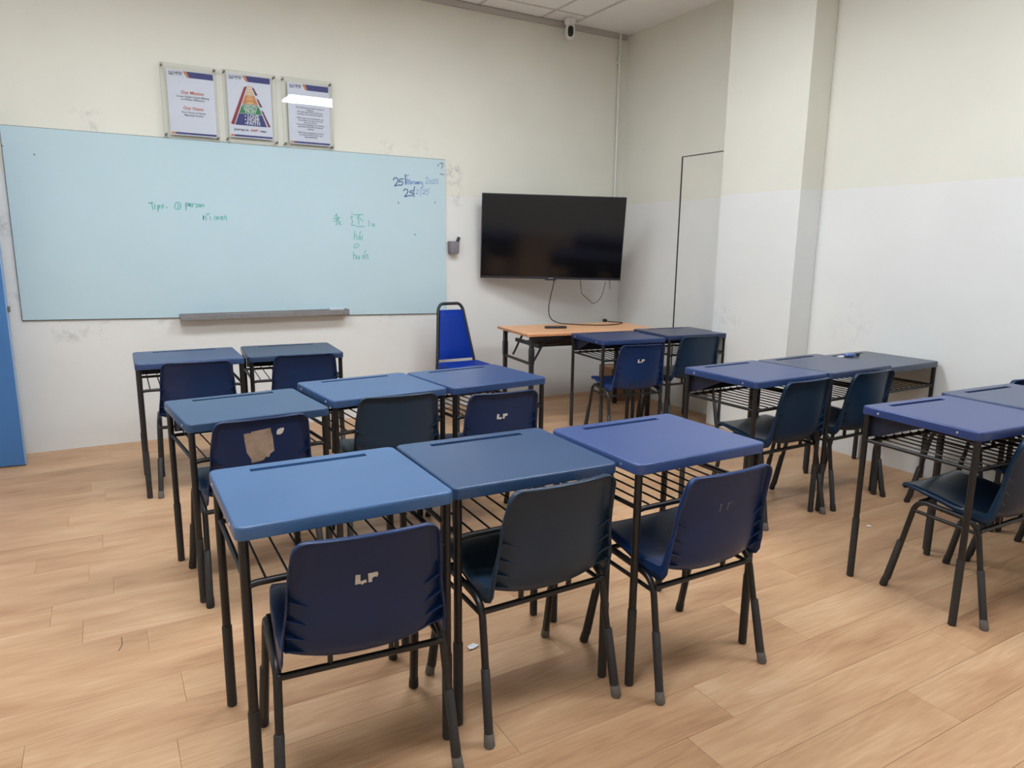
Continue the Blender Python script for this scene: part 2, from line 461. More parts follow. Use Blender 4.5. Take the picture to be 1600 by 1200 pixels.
HANZI = [[(1.618, 1.624), (1.6, 1.602)], [(1.589, 1.588), (1.644, 1.595)], [(1.617, 1.616), (1.615, 1.542), (1.608, 1.541)], [(1.597, 1.568), (1.626, 1.579)], [(1.627, 1.607), (1.628, 1.573), (1.638, 1.549), (1.651, 1.545)], [(1.647, 1.569), (1.63, 1.549)], [(1.736, 1.636), (1.74, 1.628)], [(1.726, 1.606), (1.742, 1.61), (1.73, 1.588), (1.742, 1.576), (1.731, 1.545), (1.752, 1.542), (1.777, 1.534), (1.803, 1.532), (1.835, 1.538)], [(1.752, 1.621), (1.829, 1.627)], [(1.795, 1.62), (1.775, 1.592)], [(1.79, 1.618), (1.788, 1.549)], [(1.8, 1.598), (1.821, 1.578)], [(1.873, 1.58), (1.87, 1.539)], [(1.897, 1.562), (1.898, 1.543), (1.907, 1.539), (1.914, 1.56), (1.915, 1.54)]]
PINYIN = [[(1.755, 1.499), (1.748, 1.434)], [(1.749, 1.458), (1.766, 1.467), (1.77, 1.434)], [(1.794, 1.463), (1.785, 1.451), (1.787, 1.436), (1.796, 1.438), (1.799, 1.461), (1.799, 1.434)], [(1.793, 1.477), (1.806, 1.496)], [(1.816, 1.467), (1.813, 1.43)], [(1.764, 1.399), (1.747, 1.384), (1.746, 1.37), (1.763, 1.37), (1.785, 1.383), (1.782, 1.397), (1.764, 1.399)], [(1.741, 1.335), (1.739, 1.279)], [(1.741, 1.306), (1.755, 1.312), (1.759, 1.285)], [(1.766, 1.31), (1.767, 1.285), (1.778, 1.283), (1.785, 1.308), (1.786, 1.283)], [(1.822, 1.313), (1.811, 1.306), (1.811, 1.292), (1.822, 1.29), (1.826, 1.313), (1.827, 1.29)], [(1.825, 1.329), (1.839, 1.35)], [(1.839, 1.286), (1.841, 1.319)], [(1.842, 1.313), (1.853, 1.319), (1.856, 1.281)]]
TIPS = [[(0.326, 1.653), (0.352, 1.657)], [(0.344, 1.656), (0.35, 1.612)], [(0.363, 1.637), (0.362, 1.615)], [(0.363, 1.647), (0.363, 1.645)], [(0.382, 1.639), (0.379, 1.601)], [(0.382, 1.635), (0.393, 1.64), (0.392, 1.626), (0.382, 1.621)], [(0.416, 1.645), (0.404, 1.638), (0.416, 1.631), (0.405, 1.622)], [(0.434, 1.631), (0.438, 1.627)], [(0.524, 1.642), (0.521, 1.631), (0.516, 1.623), (0.508, 1.618), (0.499, 1.618), (0.492, 1.622), (0.487, 1.63), (0.486, 1.641), (0.489, 1.651), (0.495, 1.66), (0.503, 1.665), (0.511, 1.665), (0.518, 1.661), (0.523, 1.653), (0.524, 1.642)], [(0.509, 1.652), (0.507, 1.629)], [(0.558, 1.662), (0.556, 1.616)], [(0.558, 1.66), (0.573, 1.662), (0.574, 1.649), (0.558, 1.642)], [(0.578, 1.648), (0.592, 1.653), (0.588, 1.662), (0.579, 1.654), (0.581, 1.641), (0.594, 1.642)], [(0.6, 1.64), (0.602, 1.658), (0.613, 1.661)], [(0.634, 1.659), (0.622, 1.653), (0.633, 1.643), (0.62, 1.635)], [(0.652, 1.649), (0.65, 1.643), (0.646, 1.64), (0.641, 1.642), (0.64, 1.648), (0.642, 1.654), (0.647, 1.657), (0.651, 1.654), (0.652, 1.649)], [(0.659, 1.64), (0.661, 1.656), (0.671, 1.657), (0.674, 1.642)]]
PRONOUN = [[(0.664, 1.581), (0.664, 1.552), (0.665, 1.57), (0.68, 1.577), (0.682, 1.552)], [(0.687, 1.596), (0.694, 1.584), (0.704, 1.598)], [(0.709, 1.574), (0.709, 1.553)]]
PLURAL = [[(0.737, 1.554), (0.741, 1.577), (0.751, 1.579), (0.751, 1.556), (0.763, 1.579), (0.765, 1.557)], [(0.778, 1.567), (0.79, 1.572), (0.785, 1.58), (0.778, 1.57), (0.783, 1.556), (0.793, 1.56)], [(0.801, 1.558), (0.803, 1.581), (0.815, 1.579), (0.817, 1.556)]]
MARKS = [[(2.485, 2.052), (2.513, 2.058), (2.502, 2.017)], [(2.467, 2.04), (2.473, 2.036)], [(2.49, 1.971), (2.518, 1.968)], [(2.118, 1.732), (2.124, 1.722)], [(2.436, 1.745), (2.442, 1.74)], [(2.257, 1.483), (2.263, 1.478)], [(-0.456, 1.967), (-0.454, 1.964)], [(-0.296, 1.926), (-0.293, 1.922)]]

# ================================================================ THE ROOM
X0, X1 = -1.5, 4.395
Y0, Y1 = -1.7, 5.53
ZC = 3.31

wf = struct(link('wall_front', box_mesh('wall_front', X0 - .1, X1 + .1, Y1, Y1 + .1, -.02, ZC + .09), 'wall_front'))
wr = struct(link('wall_right', box_mesh('wall_right', X1, X1 + .1, Y0, Y1, -.02, ZC + .09), 'wall'))
wl = struct(link('wall_left', box_mesh('wall_left', X0 - .1, X0, Y0, Y1, -.02, ZC + .09), 'wall'))
wb = struct(link('wall_back', box_mesh('wall_back', X0 - .1, X1 + .1, Y0 - .1, Y0, -.02, ZC + .09), 'wall'))
wc = struct(link('wall_column', box_mesh('wall_column', 4.175, X1 - .0005, 3.325, 4.05, 0, ZC - .001, .003, 1), 'wall'))

# flush concealed door beyond the column: a leaf outlined by a dark gap
d1 = struct(link('door_1', box_mesh('door_leaf', X1 - .003, X1 - .0005, 4.051, 4.716, .004, 2.158), 'wall'))
link('door_gap', box_mesh('door_gap', X1 - .004, X1 - .0005, 4.7165, 4.732, .002, 2.166), 'dark_gap', d1)
link('door_gap', box_mesh('door_gap_top', X1 - .004, X1 - .0005, 4.051, 4.7165, 2.159, 2.166), 'dark_gap', d1)

# floor of vinyl planks
floor = struct(link('floor', box_mesh('floor', X0, X1, Y0, Y1, -.05, -.0045), 'subfloor'))
PW, PL = .176, 1.22
rows = []
k0 = math.floor((Y0 - 1.31) / PW)
fixed = {0: 1.55, -1: 2.58, -2: 2.14, 5: .12, 10: -.06, 9: -.27}
def plank_mesh(L, W):
    key = ('plank', round(L, 3), round(W, 3))
    if key not in CACHE:
        g = .0004
        bm = bmesh.new()
        a = [(-L / 2 + g, -W / 2 + g), (L / 2 - g, -W / 2 + g), (L / 2 - g, W / 2 - g), (-L / 2 + g, W / 2 - g)]
        i = .0007
        b = [(x - math.copysign(i, x), y - math.copysign(i, y)) for x, y in a]
        lo = [bm.verts.new((x, y, -.0045)) for x, y in a]
        mid = [bm.verts.new((x, y, -.0006)) for x, y in a]
        up = [bm.verts.new((x, y, 0)) for x, y in b]
        for A, B in ((lo, mid), (mid, up)):
            for q in range(4): bm.faces.new((A[q], A[(q + 1) % 4], B[(q + 1) % 4], B[q]))
        bm.faces.new(up)
        CACHE[key] = tomesh(bm, 'plank')
    return CACHE[key]
rng = random.Random(3)
k = k0
while 1.31 + k * PW < Y1 - .01:
    ya, yb = max(Y0, 1.31 + k * PW), min(Y1, 1.31 + (k + 1) * PW)
    off = fixed.get(k, rng.uniform(0, PL))
    xs = off - PL * math.ceil((off - X0) / PL)
    while xs < X1 - .01:
        xa, xb = max(X0, xs), min(X1, xs + PL)
        if xb - xa > .02 and yb - ya > .01:
            link('plank', plank_mesh(xb - xa, yb - ya), 'plank', floor, ((xa + xb) / 2, (ya + yb) / 2, 0))
        xs += PL
    k += 1

# suspended ceiling: tiles in a metal grid, plain plaster margin along the right wall
ceil = struct(link('ceiling', box_mesh('ceiling', X0, X1, Y0, Y1, ZC + .03, ZC + .09), 'ceil_plaster'))
link('plaster_margin', box_mesh('plaster_margin', 3.772, X1, Y0, Y1, ZC, ZC + .03), 'ceil_plaster', ceil)
xl = [X0] + [2.84 - .6 * i for i in range(7, -1, -1)] + [3.44, 3.765]
yl = [Y0] + [5.29 - .6 * i for i in range(11, -1, -1)] + [Y1]
for xa, xb in zip(xl, xl[1:]):
    for ya, yb in zip(yl, yl[1:]):
        if xb - xa < .05 or yb - ya < .05: continue
        key = ('tile', round(xb - xa, 3), round(yb - ya, 3))
        w, d = (xb - xa) / 2 - .011, (yb - ya) / 2 - .011
        part('ceiling_tile', key, lambda: box_mesh('ceiling_tile', -w, w, -d, d, ZC + .004, ZC + .018), 'ceil_tile', ceil, ((xa + xb) / 2, (ya + yb) / 2, 0))
for x in xl[1:]:
    part('grid_bar', 'gbx', lambda: box_mesh('grid_bar', -.011, .011, Y0, Y1, ZC, ZC + .02), 'grid', ceil, (x, 0, 0))
for y in yl[1:-1]:
    part('grid_bar', 'gby', lambda: box_mesh('grid_bar', X0, 3.765, -.011, .011, ZC + .0005, ZC + .02), 'grid', ceil, (0, y, 0))
ang = struct(link('trim_1', box_mesh('edge_angle', X0, 4.365, Y1 - .022, Y1 - .0005, ZC - .045, ZC - .0005, .002, 1), 'angle'))

# surface-mounted ceiling light panels
def light_panel(x, y, label):
    t = thing('ceiling_light', label, 'ceiling light', (x, y, ZC), 0, 'ceiling light panels')
    def frame():
        bm = bmesh.new()
        box_into(bm, -.62, .62, -.32, -.295, -.045, -.0006); box_into(bm, -.62, .62, .295, .32, -.045, -.0006)
        box_into(bm, -.62, -.595, -.295, .295, -.045, -.0006); box_into(bm, .595, .62, -.295, .295, -.045, -.0006)
        box_into(bm, -.595, .595, -.295, .295, -.012, -.0006)
        return tomesh(bm, 'light_frame')
    part('frame', 'lframe', frame, 'white_metal', t)
    part('diffuser', 'ldiff', lambda: box_mesh('diffuser', -.594, .594, -.294, .294, -.04, -.034), 'diffuser', t)
    return t
light_panel(2.88, 1.03, 'flat ceiling light panel above the right-hand back desks')
light_panel(2.2, 3.4, 'flat ceiling light panel nearest the television')
light_panel(.05, 3.4, 'flat ceiling light panel above the left block of desks')
light_panel(.12, 1.03, 'flat ceiling light panel above the nearest left desks')

# open blue door leaf at the left edge, standing in front of the front wall
d2 = bpy.data.objects.new('door_2', None); C.objects.link(d2); struct(d2)
d2.location = (-.505, 5.218, 0); d2.rotation_euler = (0, 0, math.radians(-7))
link('leaf', box_mesh('door_leaf_blue', -.88, -.005, 0, .038, .008, 2.06, .0015, 1), 'door_blue', d2)
link('edge_strip', box_mesh('door_edge_strip', -.005, 0, 0, .038, .008, 2.06, .0008, 1), 'door_edge', d2)
link('latch', box_mesh('door_latch', -.001, .012, .008, .03, .965, 1.0, .003), 'standoff', d2)
link('handle', tube_mesh('door_handle', fillet([(-.06, 0, 1.0), (-.06, -.045, 1.0), (-.17, -.045, 1.0)], .02), .009), 'standoff', d2)

# ================================================================ SCHOOL DESKS
DW, DD = .556, .491
TT = .034      # height of the moulded rim

def rrect(w, d, r, n=5):
    pts = []
    for cx, cy, a0 in ((w - r, d - r, 0), (-w + r, d - r, 90), (-w + r, -d + r, 180), (w - r, -d + r, 270)):
        for k in range(n + 1):
            a = math.radians(a0 + 90 * k / n)
            pts.append((cx + r * math.cos(a), cy + r * math.sin(a)))
    return pts

def build_top():
    bm = bmesh.new()
    w, d = DW / 2, DD / 2
    prof = [(.004, -TT + .002), (.0, -TT), (0.0, -.010), (.0012, -.005), (.004, -.0015), (.009, 0.0)]
    # start under the rim and go round it up to the flat top
    prof = [(.012, -TT), (.0015, -TT), (0, -TT + .0015)] + [(0.0, -.0075), (.0008, -.004), (.0026, -.0012), (.006, -.0001), (.010, 0.0)]
    rings = []
    for ins, z in prof:
        rings.append([bm.verts.new((x, y, z)) for x, y in rrect(w - ins, d - ins, max(.024 - ins, .006))])
    n = len(rings[0])
    for A, B in zip(rings, rings[1:]):
        for q in range(n): bm.faces.new((A[q], A[(q + 1) % n], B[(q + 1) % n], B[q]))
    # underside sheet a little up inside the rim
    low = [bm.verts.new((v.co.x, v.co.y, -.012)) for v in rings[0]]
    for q in range(n): bm.faces.new((rings[0][q], low[q], low[(q + 1) % n], rings[0][(q + 1) % n]))
    bm.faces.new(low)
    # pencil groove near the back edge
    gx0, gx1, gy0, gy1 = -.172, .172, d - .070, d - .044
    g = [(gx0, gy0), (gx1, gy0), (gx1, gy1), (gx0, gy1)]
    gt = [bm.verts.new((x, y, 0)) for x, y in g]
    gb = [bm.verts.new((x, y, -.0115)) for x, y in g]
    ge = [bm.edges.new((gt[q], gt[(q + 1) % 4])) for q in range(4)]
    for q in range(4): bm.faces.new((gt[q], gt[(q + 1) % 4], gb[(q + 1) % 4], gb[q]))
    bm.faces.new(gb)
    top_edges = [bm.edges.get((rings[-1][q], rings[-1][(q + 1) % n])) for q in range(n)]
    bmesh.ops.triangle_fill(bm, use_beauty=True, use_dissolve=False, edges=top_edges + ge)
    me = tomesh(bm, 'desk_top', 40)
    for q in me.polygons:
        if abs(q.normal.z) > .9999: q.use_smooth = False
    return me

SHZ = .112     # wire shelf below the table top rim
def make_desk(x, y, deg, H, tint, label, group):
    t = thing('school_desk', label, 'desk', (x, y, 0), math.radians(deg), group)
    top = part('tabletop', 'desk_top', build_top, 'desk_top', t, (0, 0, H))
    top.color = tint
    for sx in (-1, 1):
        for yy in (-.16, .165):
            part('rivet', ('rivet', sx), lambda: lathe_mesh('rivet', [(.0, 0), (.005, .0), (.0045, .0014 * sx), (.001, .0024 * sx)], 10, 'X'), 'rivet', top, (sx * DW / 2, yy, -.019))
    lx, ly = DW / 2 - .019, DD / 2 - .020
    zt = H - .013
    zsh = H - TT - SHZ
    for sx in (-1, 1):
        for sy in (-1, 1):
            lg = part('leg', ('dleg', round(H, 3)), lambda: tube_mesh('leg', [(0, 0, .22), (0, 0, zt)], .0122, 14), 'black_tube', t, (sx * lx, sy * ly, 0))
            part('leg_sleeve', 'dsleeve', lambda: lathe_mesh('leg_sleeve', [(.011, 0), (.0145, .003), (.0145, .262), (.0138, .266), (.0122, .266)], 16), 'sleeve', lg)
    # wire book shelf: bent rails and rods
    for sx in (-1, 1):
        part('shelf_rail', ('srail', round(zsh, 3)), lambda: tube_mesh('shelf_rail', [(0, -ly, zsh), (0, ly, zsh)], .0075, 10), 'black_tube', t, (sx * (lx - .002), 0, 0))
    part('shelf_rail', ('frail', round(zsh, 3)), lambda: tube_mesh('shelf_rail', fillet([(-lx, 0, zsh - .010), (-lx + .022, 0, zsh - .004), (lx - .022, 0, zsh - .004), (lx, 0, zsh - .010)], .012), .0085, 10), 'black_tube', t, (0, -ly, 0))
    part('shelf_rail', ('brail', round(zsh, 3)), lambda: tube_mesh('shelf_rail', [(-lx, 0, zsh), (lx, 0, zsh)], .0075, 10), 'black_tube', t, (0, ly - .02, 0))
    for k in range(9):
        part('shelf_rod', ('rod', round(zsh, 3)), lambda: tube_mesh('shelf_rod', [(0, -ly, zsh + .006), (0, ly - .02, zsh + .010), (0, ly - .02, zsh + .04)], .0031, 6), 'black_tube', t, ((k - 4) * .0535, 0, 0))
    # moulded panel hanging under the back edge
    part('back_panel', ('bpanel', 1), lambda: box_mesh('back_panel', -lx + .014, lx - .014, -.004, .004, -SHZ - TT + .012, -.0125, .002, 1), 'panel_navy', t, (0, ly - .002, H))
    part('panel_side', ('bside', 1), lambda: prism_side(), 'panel_navy', t, (-lx + .02, ly - .008, H))
    part('panel_side', ('bside', 1), lambda: prism_side(), 'panel_navy', t, (lx - .02, ly - .008, H))
    return t

def prism_side():
    bm = bmesh.new()
    P = [(0, -.0126), (0, -.128), (-.05, -.118), (-.24, -.030), (-.25, -.0126)]
    A = [bm.verts.new((-.002, a, b)) for a, b in P]; B = [bm.verts.new((.002, a, b)) for a, b in P]
    bm.faces.new(A); bm.faces.new(B[::-1])
    for i in range(5): bm.faces.new((A[i], A[(i + 1) % 5], B[(i + 1) % 5], B[i]))
    return tomesh(bm, 'panel_side')

STEEL = rgb(62, 94, 135); STEEL2 = rgb(48, 72, 106); VIOLET = rgb(56, 76, 124); DEEP = rgb(62, 82, 126); GREYB = rgb(62, 72, 90)
gL = 'school desks in the left block'; gR = 'school desks in the right block'
DESKS = [
 ('A', .497, 1.875, -.5, .748, STEEL, 'steel-blue school desk nearest the camera, left end of the closest row of three', gL),
 ('B', 1.072, 1.904, -1.6, .738, STEEL2, 'dark blue school desk in the middle of the closest row of three', gL),
 ('C', 1.634, 1.816, -.3, .749, VIOLET, 'violet-blue school desk at the right end of the closest row of three', gL),
 ('D', .485, 3.077, 5.0, .725, rgb(48, 72, 104), 'lower blue school desk, left end of the middle row, behind chair with torn paper', gL),
 ('E', 1.063, 3.163, 4.4, .742, rgb(56, 82, 122), 'blue school desk in the middle of the middle left row of three', gL),
 ('F', 1.642, 3.211, 5.3, .737, rgb(50, 72, 114), 'blue school desk right of the middle left row, before the bright blue chair', gL),
 ('G', .399, 4.44, -1.0, .754, rgb(46, 66, 106), 'blue school desk closest to the blue door, in the pair under the whiteboard', gL),
 ('H', .999, 4.505, -4.2, .743, rgb(42, 60, 88), 'blue school desk under the whiteboard tray, right one of the pair', gL),
 ('I', 3.38, 4.236, -6.5, .738, rgb(36, 54, 98), 'navy school desk touching the wooden table, left one of the pair', gR),
 ('J', 3.945, 4.168, -6.3, .752, rgb(38, 50, 82), 'navy school desk beside the column, behind the wooden table pair', gR),
 ('K', 2.964, 2.549, 1.4, .765, rgb(42, 62, 108), 'navy school desk at the left end of the middle right row of three', gR),
 ('L', 3.529, 2.553, 1.9, .765, rgb(50, 62, 92), 'grey-blue school desk in the middle of the middle right row of three', gR),
 ('M', 4.094, 2.612, 1.2, .740, GREYB, 'grey-blue school desk against the right wall with a crumpled wrapper on it', gR),
 ('N', 2.966, 1.497, -4.0, .759, rgb(46, 62, 112), 'navy school desk at the right edge of the picture, nearest of that row', gR),
 ('O', 3.540, 1.500, -3.0, .763, rgb(54, 68, 100), 'blue-grey school desk cut by the right picture edge, second of that row', gR),
 ('P', 4.113, 1.47, 0.0, .740, rgb(50, 62, 92), 'school desk by the right wall, only its leg in the picture', gR),
]
for k, x, y, a, H, tint, lab, grp in DESKS: make_desk(x, y, a, H, tint, lab, grp)

# ================================================================ STACKING CHAIRS
PROFILE = [(.198, .418), (.196, .430), (.180, .436), (.12, .430), (.04, .416), (-.04, .400), (-.10, .389), (-.145, .388), (-.177, .406),
           (-.192, .445), (-.198, .495), (-.2015, .56), (-.206, .62), (-.212, .675), (-.217, .708), (-.219, .722)]
NV, NU = 140, 17
PR = [(p.x, p.y) for p in catmull([(a, b, 0) for a, b in PROFILE], NV)]
def lerp_tab(tab, v):
    for (a, b), (c, d) in zip(tab, tab[1:]):
        if v <= c: 
            s = (v - a) / (c - a); s = s * s * (3 - 2 * s)
            return b + (d - b) * s
    return tab[-1][1]
ARC = [0]
for i in range(1, NV): ARC.append(ARC[-1] + math.dist(PR[i], PR[i - 1]))
ARC = [a / ARC[-1] for a in ARC]
VR = [.0, .012, .026, .045] + [.045 + (.93 - .045) * q / 26 for q in range(1, 27)] + [.945, .957, .968, .977, .985, .991, .996, 1.0]
def halfw(v):
    w = lerp_tab([(0, .185), (.2, .196), (.45, .203), (.6, .198), (.8, .184), (1, .172)], v)
    e = max(0, (v - .955) / .045)          # rounded upper corners
    w -= .028 * (1 - math.sqrt(max(0, 1 - e * e)))
    e = max(0, (.05 - v) / .05)
    w -= .02 * (1 - math.sqrt(max(0, 1 - e * e)))
    return w
def conc(v): return lerp_tab([(0, .006), (.3, .012), (.47, .034), (.60, .042), (.80, .028), (1, .014)], v)
def flange(v): return lerp_tab([(0, .010), (.30, .016), (.42, .036), (.50, .042), (.60, .030), (.75, .018), (1, .020)], v)
def shell_point(u, v):
    # v is the arc fraction; find its segment
    i = max(0, int(v * (NV - 1)) - 3)
    while i > 0 and ARC[i] > v: i -= 1
    while i < NV - 2 and ARC[i + 1] < v: i += 1
    s = (v - ARC[i]) / max(ARC[i + 1] - ARC[i], 1e-9)
    y = PR[i][0] + (PR[i + 1][0] - PR[i][0]) * s; z = PR[i][1] + (PR[i + 1][1] - PR[i][1]) * s
    a, b = PR[max(i - 4, 0)], PR[min(i + 5, NV - 1)]
    ty, tz = b[0] - a[0], b[1] - a[1]; l = math.hypot(ty, tz); ty /= l; tz /= l
    ny, nz = -tz, ty                      # outward: under the seat, behind the back
    c = conc(v) * abs(u) ** 2.4
    x = u * halfw(v)
    k = min(1, max(0, (v - .58) / .12))     # on the backrest the sides come straight forward
    return Vector((x, y + (-ny * (1 - k) + k) * c, z - nz * c * (1 - k))), Vector((0, ny, nz))

def build_shell():
    bm = bmesh.new()
    grid = []
    R = len(VR)
    for v in VR:
        grid.append([bm.verts.new(shell_point(-1 + 2 * j / (NU - 1), v)[0]) for j in range(NU)])
    for i in range(R - 1):
        for j in range(NU - 1):
            bm.faces.new((grid[i][j], grid[i][j + 1], grid[i + 1][j + 1], grid[i + 1][j]))
    # rim turned outwards all round
    loop = [(i, 0) for i in range(R)] + [(R - 1, j) for j in range(1, NU)] + [(i, NU - 1) for i in range(R - 2, -1, -1)] + [(0, j) for j in range(NU - 2, 0, -1)]
    ring, ring2 = [], []
    for i, j in loop:
        p, n = shell_point(-1 + 2 * j / (NU - 1), VR[i])
        out = Vector((0, 0, 0))
        e = max(0, (VR[i] - .955) / .045)
        side = math.sqrt(max(0, 1 - e * e))
        if j == 0: out.x = -side
        if j == NU - 1: out.x = side
        if e > 0: out.z = .6 * e
        fw = flange(VR[i])
        ring.append(bm.verts.new(p + n * fw * .35 + out * .004))
        ring2.append(bm.verts.new(p + n * fw + out * .0055))
    m = len(loop)
    for q in range(m):
        a = grid[loop[q][0]][loop[q][1]]; b = grid[loop[(q + 1) % m][0]][loop[(q + 1) % m][1]]
        bm.faces.new((a, b, ring[(q + 1) % m], ring[q]))
        bm.faces.new((ring[q], ring[(q + 1) % m], ring2[(q + 1) % m], ring2[q]))
    return tomesh(bm, 'chair_shell', 75)

def back_at(x, z):
    """point on the rear of the backrest, and its outward normal"""
    lo, hi = .52, .97
    for _ in range(30):
        mid = (lo + hi) / 2
        p, n = shell_point(max(-1, min(1, x / halfw(mid))), mid)
        if p.z < z: lo = mid
        else: hi = mid
    p, n = shell_point(max(-1, min(1, x / halfw(lo))), lo)
    return p, n

def decal(polys, name, off=.0034, cell=.012):
    bm = bmesh.new()
    for poly in polys:
        b2 = bmesh.new()
        vs = [b2.verts.new((x, z, 0)) for x, z in poly]
        b2.faces.new(vs)
        bmesh.ops.triangulate(b2, faces=b2.faces[:])
        for _ in range(2):
            if max([e.calc_length() for e in b2.edges]) > cell:
                bmesh.ops.subdivide_edges(b2, edges=[e for e in b2.edges if e.calc_length() > cell], cuts=2, use_grid_fill=True)
        bmesh.ops.triangulate(b2, faces=b2.faces[:])
        for v in b2.verts:
            p, n = back_at(v.co.x, v.co.y)
            v.co = p + n * off
        tmp = bpy.data.meshes.new('tmp'); b2.to_mesh(tmp); b2.free(); bm.from_mesh(tmp); bpy.data.meshes.remove(tmp)
    return tomesh(bm, name, 60)

def conv(px, cx, cy, k, x0, z0, shear):
    return [(x0 + (x - cx) * k, z0 - ((y - cy) + (x - cx) * shear) * k) for x, y in px]
LPPX = [[(505, 375), (615, 370), (610, 600), (490, 620)], [(615, 540), (740, 500), (760, 570), (700, 590), (650, 630), (612, 600)],
        [(790, 355), (1010, 320), (1030, 380), (1000, 455), (940, 440), (880, 490), (885, 570), (800, 580)]]
LP = [conv(q, 770, 470, .000105, -.004, .607, .12) for q in LPPX]
PATCHPX = [(205, 430), (290, 410), (320, 420), (340, 385), (680, 318), (690, 400), (715, 470), (740, 770), (660, 830), (645, 890), (580, 885), (540, 940), (470, 965), (320, 990), (320, 920), (245, 790), (215, 560)]
PATCH = [conv(PATCHPX, 475, 640, .00021, -.012, .618, .10)]
SMUDGE = [conv([(790, 400), (815, 350), (870, 330), (925, 325), (930, 360), (900, 430), (850, 460), (790, 455)], 475, 640, .00021, -.012, .618, .10)]
def faint(polys):
    out = []
    for q in polys:
        (xa, za), (xb, zb) = min(q), max(q)
        zs = [p[1] for p in q]; z0, z1 = min(zs), max(zs)
        out.append([(xa, z1 - .004), (xb, z1 - .002), (xb, z1), (xa, z1 - .001)])
        out.append([(xa, z0), (xa + .004, z0), (xa + .007, z1 - .003), (xa + .003, z1 - .003)])
    return out
LPF = faint([LP[0], LP[2]])

def build_rib(side, v):
    bm = bmesh.new()
    p0, n = shell_point(side, v)
    p1, n1 = shell_point(side * .76, v - .03)
    f = flange(v) * .9
    a = p0 + n * .002; b = p0 + n * f; c = p1 + n1 * .003
    d = Vector((0, .0, .0016))
    A = [bm.verts.new(q + d) for q in (a, b, c)]; B = [bm.verts.new(q - d) for q in (a, b, c)]
    bm.faces.new(A); bm.faces.new(B[::-1])
    for i in range(3): bm.faces.new((A[i], A[(i + 1) % 3], B[(i + 1) % 3], B[i]))
    return tomesh(bm, 'rib')

FW, FD = .229, .203
def make_chair(x, y, deg, lift, tint, label, group, mark=None, caps='rear'):
    t = thing('stacking_chair', label, 'chair', (x, y, 0), math.radians(deg), group)
    sh = part('shell', 'shell', build_shell, 'shell', t, (0, 0, lift))
    sh.color = tint
    md = sh.modifiers.new('thickness', 'SOLIDIFY'); md.thickness = .0042; md.offset = 0
    for s in (-1, 1):
        for v in (.60, .66, .72, .79):
            r = part('rib', ('rib', s, v), lambda: build_rib(s, v), 'shell', sh)
            r.color = tint
    K = round(lift, 3)
    ztop = .398 + lift
    for s in (-1, 1):
        xt = .212
        def hoop():
            P = fillet([(s * (FW - .005), FD - .014, .035), (s * xt, .115, ztop), (s * xt, -.122, ztop - .018), (s * (FW - .005), -FD + .012, .035)], .055, 7)
            return tube_mesh('side_frame', P, .0108, 12)
        fr = part('side_frame', ('hoop', s, K), hoop, 'black_tube', t)
        for yy, yt, kind in ((FD, .115, 'f'), (-FD, -.122, 'r')):
            top = Vector((s * xt, yt, ztop - (.018 if kind == 'r' else 0))); foot = Vector((s * FW, yy, 0))
            dirv = (top - foot) / (top.z - foot.z)
            q0 = foot + dirv * .03; q1 = foot + dirv * .215
            part('leg_sleeve', ('cslv', s, kind, K), lambda: tube_mesh('leg_sleeve', [q0, q1, q1 + dirv * .002], [.0132, .0132, .0112], 14), 'sleeve', fr)
            grey = (caps == 'all') or (caps == 'rear' and kind == 'r')
            def cap():
                bm = bmesh.new()
                tube_into(bm, [foot + Vector((0, 0, .0)), foot + Vector((0, 0, .004)), foot + dirv * .034, foot + dirv * .038], [.0135, .0158, .0148, .0136], 14)
                return tomesh(bm, 'foot_cap', 50)
            part('foot_cap', ('cap', s, kind, K, grey), cap, 'cap_grey' if grey else 'cap_black', fr)
        # side stretcher
        za = ztop - .048
        fa = (ztop - za) / ztop
        ya = .115 + (FD - .115) * fa; yb = -.122 - (FD - .122) * fa
        part('side_stretcher', ('sst', s, K), lambda: tube_mesh('side_stretcher', [(s * (xt + .002), ya - .002, za), (s * (xt + .002), yb + .002, za - .01)], .0072, 10), 'black_tube', t)
    zr = ztop - .046
    yr = -.122 - (FD - .122) * .13
    part('rear_stretcher', ('rst', K), lambda: tube_mesh('rear_stretcher', [(-.213, yr, zr), (.213, yr, zr)], .0092, 12), 'black_tube', t)
    part('front_stretcher', ('fst', K), lambda: tube_mesh('front_stretcher', [(-.212, .10, ztop - .004), (.212, .10, ztop - .004)], .0085, 12), 'black_tube', t)
    for s in (-1, 1):
        part('mounting_bracket', ('brk', K), lambda: box_mesh('mounting_bracket', -.006, .006, yr - .004, yr + .012, zr, ztop + .0, .002, 1), 'black_tube', t, (s * .085, 0, 0))
    if mark == 'LP':
        part('stencil_letters', 'LP', lambda: decal(LP, 'stencil_letters'), 'stencil', t, (0, 0, lift))['label'] = 'white sprayed letters LP'
    elif mark == 'faint':
        part('stencil_letters', 'LPF', lambda: decal(LPF, 'stencil_letters_faint'), 'stencil_faint', t, (0, 0, lift))['label'] = 'faint worn letters LP'
    elif mark == 'patch':
        part('torn_paper', 'PATCH', lambda: decal(PATCH, 'torn_paper'), 'torn_paper', t, (0, 0, lift))['label'] = 'torn brownish paper stuck on the backrest'
        part('paint_smudge', 'SMUDGE', lambda: decal(SMUDGE, 'paint_smudge'), 'stencil', t, (0, 0, lift))['label'] = 'whitish paint smudge'
    return t

